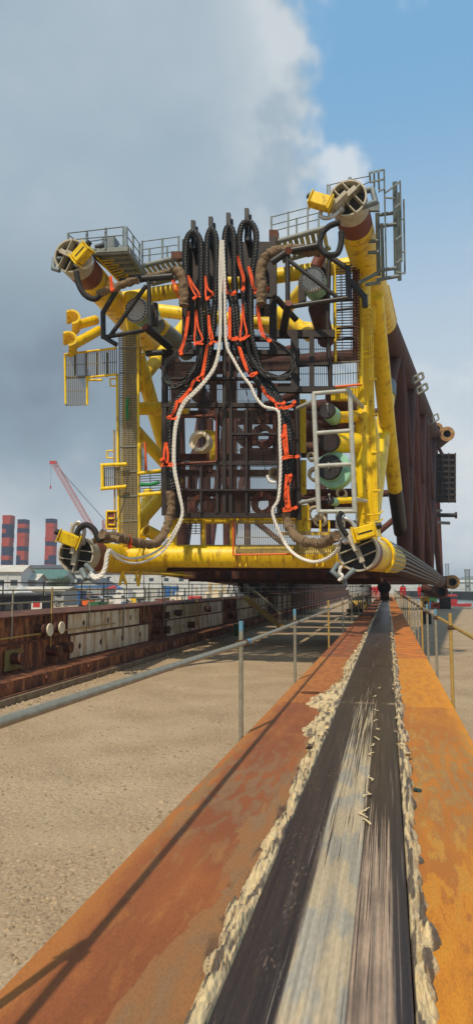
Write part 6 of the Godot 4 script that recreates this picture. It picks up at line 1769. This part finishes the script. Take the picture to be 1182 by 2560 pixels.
const ORD := ["topmost", "second", "third", "fourth", "fifth", "sixth", "seventh", "eighth", "ninth", "tenth", "eleventh", "twelfth", "thirteenth", "fourteenth", "fifteenth", "sixteenth", "seventeenth"]
func make_background() -> void:
	# hills across the water
	var hills := MB.new()
	var f := FastNoiseLite.new()
	f.seed = 12; f.frequency = 0.004; f.fractal_octaves = 4
	var last := []
	for k in 90:
		var x := -200.0 + k * 22.0
		var h := 24.0 + 26.0 * f.get_noise_1d(x) + 6.0 * f.get_noise_1d(x * 7.0)
		var row := [Vector3(x, -2, -1900), Vector3(x, maxf(h, 6.0), -2050), Vector3(x, -2, -2300)]
		if not last.is_empty():
			hills.face(last[0], row[0], row[1], last[1])
			hills.face(last[1], row[1], row[2], last[2])
		last = row
	material("wooded", grainy(256, 131, [[0.0, C(46, 66, 44)], [1.0, C(84, 102, 72)]], 0.03, 0.15, 0.5), 0.9, 0.0, 0.01)
	setting(put(hills, "hills", "wooded"))
	# stacks of containers far behind the sheds
	material("box_red", grainy(128, 133, [[0.0, C(140, 52, 40)], [1.0, C(206, 88, 64)]], 0.02, 0.1, 0.3), 0.6, 0.0, 0.3)
	material("box_blue", grainy(128, 135, [[0.0, C(30, 36, 66)], [1.0, C(52, 60, 98)]], 0.02, 0.1, 0.3), 0.6, 0.0, 0.3)
	var proto := MB.new()
	proto.cbox(Vector3(0, 1.25, 0), Vector3(2.36, 2.46, 6.0), 0.05)
	for k in 7: proto.box(Vector3(-0.99 + k * 0.33, 1.25, 3.02), Vector3(0.12, 2.1, 0.06))
	for k in 4: proto.tube(Vector3(-0.7 + k * 0.45, 0.2, 3.08), Vector3(-0.7 + k * 0.45, 2.3, 3.08), 0.03, -1, 5)
	var cm := proto.mesh()
	var stacks := [["leftmost", 16.5, 17, 1], ["middle", 54.5, 16, 4], ["rightmost", 125.0, 16, 9]]
	for s in stacks:
		var r := RandomNumberGenerator.new()
		r.seed = s[3] * 31
		var foot := at(s[1], 1466, 345)
		for row in s[2]:
			var top_i: int = s[2] - 1 - row
			var both := r.randf() < 0.7
			var red: bool = ((row + s[3]) % 2 == 0) != (r.randf() < 0.2) if row != s[2] - 1 else s[0] == "leftmost"
			for side in [0, 1]:
				var is_red: bool = red if side == 0 or both else r.randf() < 0.5
				var o := put(cm, "cargo_container", "box_red" if is_red else "box_blue")
				o.position = Vector3(foot.x + (side - 0.5) * 2.44 + 0.06 * r.randfn(), row * 2.52, -345 + 0.1 * r.randfn())
				o.rotation.y = 0.12
				tag(o, "%s %s container of the %s tall stack, %s column" % [ORD[top_i], "red" if is_red else "navy blue", s[0], "left" if side == 0 else "right"], "container", "stacked containers behind the sheds")
	# red crawler crane
	var cr := base("crawler_crane", "red lattice boom crawler crane standing behind the lower left leg", "crane", "", Vector3(at(262, 1466, 240).x, 0, -240))
	var cb := cr.position
	block(cr, "house", "red_paint", Vector3(0, 3.0, 0), Vector3(6.0, 3.0, 3.6), 0.0, 0.1)
	block(cr, "cab", "red_paint", Vector3(-3.6, 2.8, 1.0), Vector3(1.6, 2.4, 1.4), 0.0, 0.08)
	for s in [-1.0, 1.0]: block(cr, "track", "black_steel", Vector3(0, 0.75, 2.2 * s), Vector3(8.0, 1.4, 1.1), 0.0, 0.2)
	var tip := at(136, 1158, 240) - cb
	var root := at(238, 1334, 240) - cb
	material("boom_paint", grainy(128, 137, [[0.0, C(170, 96, 96)], [1.0, C(206, 158, 152)]], 0.05, 0.2, 0.4), 0.6, 0.0, 0.1)
	var lb := MB.new()
	lattice(lb, root, tip, 1.7, 22, 0.12, Vector3.BACK)
	put(lb, "boom", "boom_paint", cr)
	put(MB.new().tube(Vector3(-2.6, 3.6, 0), root, 0.3, -1, 8), "boom_foot", "red_paint", cr)
	var mast := MB.new()
	lattice(mast, Vector3(-1.0, 4.4, 0), at(262, 1300, 240) - cb, 1.2, 8, 0.12, Vector3.BACK)
	put(mast, "mast", "red_paint", cr)
	put(MB.new().box(tip + Vector3(-0.4, 0.3, 0), Vector3(2.6, 1.2, 1.0)), "boom_head", "red_paint", cr)
	for s in [-0.4, 0.4]: put(MB.new().tube(at(262, 1300, 240) - cb + Vector3(0, 0, s), tip + Vector3(0, 0, s), 0.06, -1, 5, false), "pendant", "cable", cr)
	put(MB.new().tube(tip + Vector3(-1.2, 0, 0), tip + Vector3(-1.2, -9, 0), 0.05, -1, 5, false), "hoist_line", "cable", cr)
	put(MB.new().tube(tip + Vector3(-1.2, -9, 0), tip + Vector3(-1.2, -10.2, 0), 0.35, 0.2, 8), "hook_block", "red_paint", cr)
	# sheds and houses
	material("wall_white", grainy(256, 139, [[0.0, C(168, 172, 172)], [1.0, C(206, 208, 206)]], 0.02, 0.1, 0.3), 0.8, 0.0, 0.1)
	material("wall_grey", grainy(256, 141, [[0.0, C(128, 132, 132)], [1.0, C(166, 168, 166)]], 0.02, 0.1, 0.3), 0.8, 0.0, 0.1)
	material("roof_teal", grainy(256, 143, [[0.0, C(62, 96, 92)], [1.0, C(86, 124, 116)]], 0.02, 0.1, 0.3), 0.6, 0.0, 0.1)
	material("roof_dark", grainy(256, 145, [[0.0, C(54, 58, 62)], [1.0, C(84, 88, 92)]], 0.02, 0.1, 0.3), 0.6, 0.0, 0.1)
	material("roof_pale", grainy(256, 147, [[0.0, C(176, 172, 160)], [1.0, C(214, 210, 198)]], 0.02, 0.1, 0.3), 0.7, 0.0, 0.1)
	var p := func(x: float, d: float) -> Vector3: return Vector3(at(x, 1466, d).x, 0, -d)
	shed("warehouse", "long dark roofed warehouse behind the teal roofed one", p.call(95, 232), 44, 18, 9.8, 1.2, "wall_grey", "roof_dark", 0.0, 8)
	shed("warehouse", "teal roofed warehouse behind the dark green tree", p.call(120, 196), 13.5, 12, 5.6, 2.8, "wall_grey", "roof_teal", 0.15, 4)
	var big := shed("warehouse", "long white warehouse with a dark upper band beyond the yellow leg", p.call(385, 225), 62, 20, 8.6, 1.0, "wall_white", "roof_dark", 0.0, 12)
	block(big, "upper_band", "roof_dark", Vector3(0, 8.0, 10.1), Vector3(62.2, 1.6, 0.3))
	shed("warehouse", "low white shed far beyond, glimpsed under the jacket", p.call(830, 330), 150, 16, 5.2, 0.8, "wall_white", "roof_pale", 0.0, 16)
	shed("workshop", "white workshop with a pale roof at the left edge", p.call(18, 128), 8.2, 9, 6.2, 1.3, "wall_white", "roof_pale", 0.25, 3)
	shed("workshop", "smaller grey workshop joined to the right of the white one", p.call(84, 134), 3.2, 8, 4.6, 1.2, "wall_grey", "roof_pale", 0.25, 2)
	shed("workshop", "low grey gabled workshop to the right of the tree", p.call(238, 152), 8, 7.5, 3.4, 1.8, "wall_grey", "roof_dark", PI / 2 - 0.05, 3)
	shed("site_office", "long low pale roofed office in front of the tree", p.call(120, 105), 8.4, 5, 2.6, 0.5, "wall_grey", "roof_pale", 0.0, 5)
	var nv := base("site_cabin", "dark navy site cabin behind the rusty far beam at the left edge", "cabin", "", p.call(60, 56))
	block(nv, "wall", "navy", Vector3(0, 1.15, 0), Vector3(4.6, 2.3, 2.6), 0.0, 0.03)
	block(nv, "awning", "roof_dark", Vector3(0, 2.42, 0.3), Vector3(5.2, 0.08, 3.8))
	for k in 4: block(nv, "window", "glass", Vector3(-1.7 + k * 1.1, 1.4, 1.32), Vector3(0.6, 0.7, 0.06))
	block(nv, "fascia", "black_steel", Vector3(0, 2.3, 2.2), Vector3(5.2, 0.16, 0.05))
	for k in 2:
		var tent := base("canopy_tent", "%s white peaked canopy tent in front of the white workshop" % ["left", "right"][k], "tent", "peaked canopy tents", p.call(12 + 42 * k, 84))
		put(MB.new().lathe(Vector3(0, 2.3, 0), Vector3.UP, [[0.0, 1.9], [0.35, 1.0], [0.9, 0.12], [1.0, 0.0]], 4), "canopy", "wall_white", tent)
		for s in [[-1, -1], [-1, 1], [1, -1], [1, 1]]: put(MB.new().tube(Vector3(1.3 * s[0], 0, 1.3 * s[1]), Vector3(1.3 * s[0], 2.4, 1.3 * s[1]), 0.04, -1, 6), "pole", "galvanised", tent)
	make_tree("dark green round tree between the teal roofed and gabled sheds", p.call(152, 140), 5.6, 5.4, 3)
	make_tree("small green tree just behind the round one, to its left", p.call(135, 150), 4.6, 4.0, 8)
	# carport and cars
	var cp := base("carport", "flat blue roofed carport in front of the gabled workshop", "carport", "", p.call(240, 112))
	block(cp, "roof", "blue_paint", Vector3(0, 3.05, 0), Vector3(6.6, 0.35, 3.4), 0.0, 0.03)
	for k in 4: put(MB.new().tube(Vector3(-3 + 2 * k, 0, 1.3), Vector3(-3 + 2 * k, 3.0, 1.3), 0.06, -1, 8), "post", "dull_grey", cp)
	var um := base("parasol", "red and blue striped parasol right of the blue carport", "parasol", "", p.call(284, 108))
	put(MB.new().lathe(Vector3(0, 2.7, 0), Vector3.UP, [[0.0, 1.5], [0.5, 0.3], [0.6, 0.0]], 8), "canopy", "red_paint", um)
	put(MB.new().lathe(Vector3(0.9, 2.6, 0), Vector3.UP, [[0.0, 1.3], [0.45, 0.3], [0.5, 0.0]], 8), "canopy", "blue_paint", um)
	put(MB.new().tube(Vector3.ZERO, Vector3(0, 3.0, 0), 0.04, -1, 6), "pole", "galvanised", um)
	var cols := [["silver hatchback", 243, 118, "galvanised"], ["dark red car half hidden behind the silver hatchback", 238, 128, "red_paint"], ["white car right of the silver hatchback", 276, 122, "white_paint"], ["white car, last in the row before the white cabins", 306, 126, "white_paint"], ["dark car near the motorcycles", 182, 116, "navy"]]
	for c in cols: car("%s parked in the yard beyond the far beam" % c[0] if c[0] == "silver hatchback" else c[0], p.call(c[1], c[2]), 0.1, c[3])
	# forklift
	var fl := base("forklift", "orange forklift standing beyond the far rusty beam", "forklift", "", p.call(213, 92), PI)
	block(fl, "body", "orange_paint", Vector3(-0.5, 0.75, 0), Vector3(1.6, 0.8, 1.1), 0.0, 0.08)
	put(MB.new().cbox(Vector3(-1.2, 0.95, 0), Vector3(0.5, 0.7, 1.1), 0.12), "counterweight", "orange_paint", fl)
	for s in [-1, 1]:
		put(MB.new().sweep([Vector3(-1.1, 1.2, 0.48 * s), Vector3(-0.9, 2.2, 0.48 * s), Vector3(0.25, 2.25, 0.48 * s), Vector3(0.45, 1.1, 0.48 * s)], 0.05, 6), "guard_bar", "black_steel", fl)
		put(MB.new().tube(Vector3(0.6, 0.1, 0.3 * s), Vector3(0.6, 2.5, 0.3 * s), 0.06, -1, 6), "mast", "black_steel", fl)
		for x in [-0.9, 0.35]: put(MB.new().tube(Vector3(x, 0.32, 0.42 * s), Vector3(x, 0.32, 0.62 * s), 0.32, -1, 14), "wheel", "black_rubber", fl)
		put(MB.new().box(Vector3(1.15, 0.12, 0.25 * s), Vector3(1.0, 0.05, 0.12)), "fork", "black_steel", fl)
	block(fl, "guard_roof", "black_steel", Vector3(-0.3, 2.28, 0), Vector3(1.3, 0.06, 1.0))
	block(fl, "seat", "black_rubber", Vector3(-0.5, 1.3, 0), Vector3(0.5, 0.4, 0.5), 0.0, 0.05)
	for k in 2:
		var mc := base("motorcycle", "%s dark motorcycle parked beside the blue container" % ["left", "right"][k], "motorcycle", "parked motorcycles", p.call(138 + 18 * k, 96), 0.4 * k)
		for x in [-0.62, 0.62]: put(MB.new().pipe(Vector3(x, 0.3, -0.05), Vector3(x, 0.3, 0.05), 0.3, 0.22, 14), "wheel", "black_rubber", mc)
		put(MB.new().sweep([Vector3(-0.7, 0.75, 0), Vector3(-0.2, 0.72, 0), Vector3(0.15, 0.85, 0), Vector3(0.5, 0.75, 0)], [0.08, 0.15, 0.17, 0.07], 8), "body", "black_steel", mc)
		put(MB.new().sweep([Vector3(0.62, 0.3, 0), Vector3(0.45, 0.95, 0), Vector3(0.42, 1.05, 0.3)], 0.035, 6), "fork", "galvanised", mc)
		put(MB.new().sweep([Vector3(0.42, 1.05, 0.3), Vector3(0.42, 1.05, -0.3)], 0.02, 6), "handlebar", "black_steel", mc)
	# containers, bins, cabins and drums of the yard
	cabin("storage_container", "grey blue storage container left of the parked cars", p.call(188, 112), Vector3(3.4, 2.3, 2.4), "blue_paint", "container")
	bin("skip_bin", "left green skip beside the orange forklift", p.call(238, 90), Vector3(1.6, 0.9, 1.2), "green_paint", "skip", 0.0, "green skips")
	bin("skip_bin", "right green skip, farther from the forklift", p.call(258, 91), Vector3(1.2, 0.85, 1.2), "green_paint", "skip", 0.0, "green skips")
	var bits := [["white site cabin farthest left in the row", 312, 130, 2.6, 2.4, "white_paint"], ["white site cabin with a grey door, second in the row", 348, 134, 2.8, 2.4, "white_paint"], ["pale blue site cabin in the middle of the row", 384, 134, 2.4, 2.5, "light_grey"], ["tall bright blue cabin, left of a pair", 417, 120, 1.3, 3.2, "blue_paint"], ["tall bright blue cabin, right of a pair", 436, 120, 1.4, 3.1, "blue_paint"], ["white cube tank beside the blue pair", 452, 118, 1.6, 2.2, "white_paint"], ["low white crate left of the red machine", 442, 92, 1.6, 1.7, "cream"], ["white crate with a dark front left of the red machine", 460, 96, 1.2, 1.6, "white_paint"], ["square white cabin below the yellow cage", 534, 104, 2.2, 2.4, "cream"], ["white cabin right of the square one", 562, 112, 2.4, 1.9, "white_paint"], ["blue covered pallet under the jacket", 640, 108, 1.8, 1.9, "blue_paint"], ["white box under the jacket beside the blue pallet", 662, 118, 1.6, 2.0, "white_paint"], ["small blue bin left of the yellow box", 312, 88, 0.9, 1.0, "blue_paint"], ["yellow box in front of the white cabins", 337, 88, 0.9, 1.5, "yellow_paint"], ["black box touching the yellow box", 351, 88, 1.0, 1.5, "black_steel"], ["low blue crate right of the black box", 372, 88, 1.7, 1.1, "blue_paint"], ["brown crate right of the low blue crate", 402, 92, 1.3, 1.4, "brown_band"], ["tan machine crate behind the fence", 424, 94, 1.3, 1.5, "clamp"]]
	for q in bits: cabin("site_box" if q[3] < 1.9 else "site_cabin", q[0], p.call(q[1], q[2]), Vector3(q[3], q[4], q[3] * 0.9), q[5], "cabin" if q[3] >= 1.9 else "box", 0.1 * sin(q[1]), "boxes and cabins in the yard")
	var sb := base("notice_board", "white notice board on a post near the far beam", "board", "", p.call(295, 80))
	put(MB.new().tube(Vector3(-0.4, 0, 0), Vector3(-0.4, 2.0, 0), 0.04, -1, 6), "post", "galvanised", sb)
	block(sb, "panel", "white_paint", Vector3(0, 1.5, 0), Vector3(1.0, 1.1, 0.05))
	sb = base("safety_sign", "small white sign with a red panel in front of the navy cabin", "sign", "", p.call(94, 50))
	for s in [-0.35, 0.35]: put(MB.new().tube(Vector3(s, 0, 0), Vector3(s, 1.7, 0), 0.03, -1, 6), "post", "galvanised", sb)
	block(sb, "panel", "white_paint", Vector3(0, 1.5, 0), Vector3(0.9, 0.8, 0.04))
	block(sb, "red_panel", "red_paint", Vector3(0, 1.62, 0.03), Vector3(0.6, 0.36, 0.02))
	var rm := base("compressor", "red trailer compressor behind the far beam fence", "compressor", "", p.call(486, 98))
	block(rm, "hood", "red_paint", Vector3(0, 1.05, 0), Vector3(2.2, 1.3, 1.2), 0.0, 0.15)
	block(rm, "panel", "black_steel", Vector3(0.3, 1.0, 0.61), Vector3(0.8, 0.7, 0.05))
	for s in [-1, 1]: put(MB.new().tube(Vector3(0.6, 0.3, 0.5 * s), Vector3(0.6, 0.3, 0.66 * s), 0.3, -1, 14), "wheel", "black_rubber", rm)
	var yc := base("scaffold_tower", "yellow tubular access tower behind the white cabins", "scaffold", "", p.call(543, 120))
	for s in [[-1.4, -0.8], [1.4, -0.8], [-1.4, 0.8], [1.4, 0.8], [0, 0.8]]: put(MB.new().tube(Vector3(s[0], 0, s[1]), Vector3(s[0], 4.6, s[1]), 0.07, -1, 6), "post", "yellow_paint", yc)
	for h in [1.2, 2.4, 3.5, 4.5]:
		for s in [-0.8, 0.8]: put(MB.new().tube(Vector3(-1.4, h, s), Vector3(1.4, h, s), 0.06, -1, 6), "rail", "yellow_paint", yc)
	for k in 5:
		var st := base("steel_trestle", "%s black steel trestle in the row under the jacket's front" % ["leftmost", "second", "middle", "fourth", "rightmost"][k], "trestle", "black trestles in the yard", p.call(578 + 13 * k, 135 + 3 * k))
		for s in [[-1.2, 0], [1.2, 0]]: put(MB.new().tube(Vector3(s[0], 0, 0), Vector3(s[0] * 0.2, 4.2, 0), 0.13, -1, 6), "leg", "black_steel", st)
		put(MB.new().tube(Vector3(-0.8, 1.6, 0), Vector3(0.8, 1.6, 0), 0.1, -1, 6), "brace", "black_steel", st)
		put(MB.new().box(Vector3(0, 4.2, 0), Vector3(1.2, 0.25, 0.6)), "head", "black_steel", st)
	for q in [[270, 106, "lamp post left of the blue cabins"], [405, 100, "thin lamp post between the brown crate and the blue cabins"]]:
		var lp := base("lamp_post", q[2], "lamp post", "lamp posts in the yard", p.call(q[0], q[1]))
		put(MB.new().tube(Vector3.ZERO, Vector3(0, 4.6, 0), 0.07, 0.05, 8), "pole", "black_steel", lp)
		block(lp, "head", "black_steel", Vector3(0.2, 4.6, 0), Vector3(0.7, 0.2, 0.25), 0.0, 0.04)
	# small things on the ground between the beams
	bin("wheeled_bin", "small green bin standing at the foot of the far rusty beam", flat(598, 1590), Vector3(0.7, 0.72, 0.6), "green_paint", "bin", 0.2)
	var pump := base("pump", "yellow pump set on the ground left of the near beam", "pump", "", Vector3(at(890, 1466, 84).x, 0, -84))
	put(MB.new().tube(Vector3(-0.8, 0.9, 0), Vector3(0.5, 0.9, 0), 0.5, -1, 16), "tank", "yellow_paint", pump)
	put(MB.new().tube(Vector3(-0.5, 0.95, 0.5), Vector3(-0.5, 0.95, 0.56), 0.3, -1, 14), "gauge", "black_steel", pump)
	block(pump, "engine", "yellow_paint", Vector3(0.9, 0.8, 0), Vector3(0.7, 1.0, 0.8), 0.0, 0.08)
	block(pump, "skid", "black_steel", Vector3(0, 0.2, 0), Vector3(2.4, 0.4, 1.2))
	var gb := base("generator", "black generator with a white lid on the right of the near beam", "generator", "", flat(1064, 1560))
	block(gb, "case", "black_rubber", Vector3(0, 0.55, 0), Vector3(0.85, 1.0, 0.7), 0.0, 0.05)
	block(gb, "lid", "white_paint", Vector3(0, 1.1, 0), Vector3(0.9, 0.1, 0.75), 0.0, 0.03)
	for s in [-1, 1]: put(MB.new().tube(Vector3(0.3 * s, 0.14, 0.3), Vector3(0.3 * s, 0.14, 0.4), 0.14, -1, 12), "wheel", "black_steel", gb)
	for q in [["yellow hydraulic power pack right of the railing", 1060, 98, Vector3(1.1, 1.6, 1.0), "yellow_paint"], ["orange toolbox beyond the yellow power pack", 1086, 100, Vector3(1.2, 0.8, 0.8), "orange_paint"], ["dark winch box at the water's edge", 1110, 100, Vector3(1.5, 1.5, 1.2), "black_steel"], ["green machine box behind the yellow power pack", 1075, 106, Vector3(1.6, 1.4, 1.2), "green_paint"]]:
		var o := base("equipment_box", q[0], "box", "equipment by the water", p.call(q[1], q[2]))
		block(o, "case", q[4], Vector3(0, q[3].y * 0.5, 0), q[3], 0.0, 0.06)
		block(o, "lid", q[4], Vector3(0, q[3].y + 0.03, 0), Vector3(q[3].x * 1.05, 0.08, q[3].z * 1.05))
		block(o, "vent", "black_steel", Vector3(0, q[3].y * 0.55, q[3].z * 0.5 + 0.02), Vector3(q[3].x * 0.5, q[3].y * 0.3, 0.04))
	var drum := base("oil_drum", "blue drum beside the yellow power pack", "drum", "", p.call(1072, 103))
	put(MB.new().lathe(Vector3.ZERO, Vector3.UP, [[0.0, 0.0], [0.0, 0.29], [0.3, 0.29], [0.32, 0.31], [0.34, 0.29], [0.6, 0.29], [0.62, 0.31], [0.64, 0.29], [0.9, 0.29], [0.9, 0.0]], 16), "shell", "blue_paint", drum)
	put(MB.new().tube(Vector3(0.1, 0.9, 0), Vector3(0.1, 0.94, 0), 0.04, -1, 8), "bung", "black_steel", drum)
	# stair up to the far beam and scaffolding under the jacket
	var sr := base("access_stair", "yellow timber access stair leaning on the far rusty beam", "stair", "", Vector3(FX + 1.6, 0, -50))
	for s in [-0.5, 0.5]:
		put(MB.new().bar(Vector3(1.6, 0.1, s), Vector3(-1.2, 2.3, s), 0.06, 0.26), "stringer", "scaffold_yellow", sr)
		put(MB.new().bar(Vector3(1.6, 1.1, s), Vector3(-1.2, 3.3, s), 0.05, 0.05), "handrail", "scaffold", sr)
		for k in 3: put(MB.new().tube(Vector3(1.5 - 1.3 * k, 0.2 + 1.0 * k, s), Vector3(1.5 - 1.3 * k, 1.2 + 1.0 * k, s), 0.025, -1, 6), "post", "scaffold", sr)
	for k in 9: put(MB.new().box(Vector3(1.4 - k * 0.3, 0.25 + k * 0.24, 0), Vector3(0.26, 0.05, 1.0)), "tread", "scaffold_yellow", sr)
	var sf := base("scaffold", "dark tube scaffold standing along the far beam in the jacket's shadow", "scaffold")
	for k in 14:
		var z := -54.0 - k * 3.2
		for x in [FX + 0.7, FX + 2.1]:
			put(MB.new().tube(Vector3(x, 0.58 if x < FX + 0.9 else 0.0, z), Vector3(x, 3.6, z), 0.035, -1, 6), "standard", "black_steel", sf)
		put(MB.new().tube(Vector3(FX + 0.6, 2.4, z), Vector3(FX + 2.2, 2.4, z), 0.035, -1, 6), "transom", "black_steel", sf)
	for h in [1.2, 2.4, 3.0, 3.4]:
		for x in [FX + 0.74, FX + 2.14]: put(MB.new().tube(Vector3(x, h, -53.5), Vector3(x, h, -96), 0.035, -1, 6), "ledger", "black_steel", sf)
	for k in 4: put(MB.new().box(Vector3(FX + 1.0 + k * 0.3, 2.47, -75), Vector3(0.26, 0.05, 42)), "board", "rust_dark", sf)
	var sg := base("scaffold", "dark tube scaffold standing left of the near beam in the jacket's shadow", "scaffold")
	for k in 12:
		var z := -62.0 - k * 3.0
		for x in [-3.4, -2.2]: put(MB.new().tube(Vector3(x, 0, z), Vector3(x, 3.3, z), 0.035, -1, 6), "standard", "black_steel", sg)
		put(MB.new().tube(Vector3(-3.5, 1.9, z), Vector3(-2.1, 1.9, z), 0.035, -1, 6), "transom", "black_steel", sg)
	for h in [1.0, 1.9, 2.6, 3.1]:
		for x in [-3.36, -2.16]: put(MB.new().tube(Vector3(x, h, -61.5), Vector3(x, h, -96), 0.035, -1, 6), "ledger", "black_steel", sg)
	# workers in red coveralls on the beams by the launch runner
	var who := [[926, 96, "far left worker of the group by the runner, in red coveralls"], [934, 99, "worker in red coveralls, second from the left by the runner"], [941, 97, "worker in red coveralls, third from the left by the runner"], [948, 100, "worker in red coveralls just left of the runner's dark end"], [955, 98, "worker in red coveralls standing closest to the runner's left side"], [1002, 99, "worker in red coveralls just right of the runner's dark end"], [1010, 101, "worker in red coveralls, second to the right of the runner"], [1047, 94, "worker in red coveralls alone by the right hand railing"]]
	var man := make_worker()
	for i in who.size():
		var o: Node3D = man if i == 0 else man.duplicate()
		o.name = numbered("person")
		add_child(o)
		var q := at(who[i][0], 1466, who[i][1])
		var plat := BEAM_Y
		o.position = Vector3(q.x, plat, q.z)
		o.rotation.y = 0.7 * sin(i * 2.3)
		tag(o, who[i][2], "person", "workers by the launch runner")
	var stg := base("timber_stage", "low timber stage beside the near beam under the workers' feet", "stage", "", Vector3(-1.9, 0, -98.5))
	for k in 6: put(MB.new().cbox(Vector3(-1.0 + k * 0.3, BEAM_Y - 0.03, 0), Vector3(0.27, 0.06, 9.0), 0.008), "board", "clamp", stg)
	for s in [-4, 0, 4]:
		for x in [-1.0, 0.3]: put(MB.new().tube(Vector3(x, 0, s), Vector3(x, BEAM_Y - 0.06, s), 0.05, -1, 6), "post", "scaffold", stg)
	stg = base("timber_stage", "low timber stage right of the near beam under the workers' feet", "stage", "", Vector3(3.2, 0, -98.0))
	for k in 13: put(MB.new().cbox(Vector3(-2.2 + k * 0.3, BEAM_Y - 0.03, 0), Vector3(0.27, 0.06, 10.0), 0.008), "board", "clamp", stg)
	for s in [-4, 0, 4]:
		for x in [-2.2, 1.4]: put(MB.new().tube(Vector3(x, 0, s), Vector3(x, BEAM_Y - 0.06, s), 0.05, -1, 6), "post", "scaffold", stg)
	# across the water on the right
	for q in [[1118, 1410, 1462, 420, "nearer the jacket's rear sleeves"], [1168, 1424, 1480, 300, "at the right edge"]]:
		var tw := base("lattice_mast", "grey lattice mast rising from the water %s" % q[4], "mast", "lattice masts over the water")
		var tb := MB.new()
		var foot := at(q[0], 1466, q[3])
		foot.y = -1.3
		var hd := at(q[0], q[1], q[3])
		lattice(tb, foot, Vector3(foot.x, hd.y, foot.z), 1.7, 9, 0.16, Vector3.BACK)
		put(tb, "tower", "dull_grey", tw)
		put(MB.new().box(Vector3(foot.x, hd.y, foot.z), Vector3(2.6, 0.3, 2.6)), "top_deck", "dull_grey", tw)
		put(MB.new().tube(Vector3(foot.x, -1.6, foot.z), Vector3(foot.x, 0.4, foot.z), 2.4, -1, 12), "pile", "concrete", tw)
	var qy := base("barge", "long dark flat barge lying beyond the quay on the right", "barge", "", Vector3(44, -1.2, -210), deg_to_rad(-62))
	put(MB.new().prism([Vector2(-70, -0.4), Vector2(64, -0.4), Vector2(72, 2.6), Vector2(-74, 2.6)], -7, 7), "hull", "black_steel", qy)
	for k in 9: block(qy, "fender", "black_rubber", Vector3(-62 + k * 15, 1.4, 7.15), Vector3(1.2, 1.8, 0.3))
	put(MB.new().tube(Vector3(-70, 3.4, 6.5), Vector3(68, 3.4, 6.5), 0.07, -1, 6), "rail", "dull_grey", qy)
	var rb := base("workboat", "small red workboat on the water right of the rear sleeves", "boat", "", Vector3(at(1134, 1466, 135).x, -1.2, -135), 0.5)
	put(MB.new().prism([Vector2(-2.6, -0.2), Vector2(2.4, -0.2), Vector2(3.2, 1.1), Vector2(-2.8, 1.0)], -0.9, 0.9), "hull", "red_paint", rb)
	block(rb, "wheelhouse", "red_paint", Vector3(-0.6, 1.9, 0), Vector3(1.6, 1.7, 1.3), 0.0, 0.08)
	block(rb, "window", "glass", Vector3(-0.6, 2.2, 0), Vector3(1.64, 0.5, 1.34))
	put(MB.new().tube(Vector3(-0.6, 2.7, 0), Vector3(-0.6, 4.0, 0), 0.05, -1, 6), "mast", "galvanised", rb)
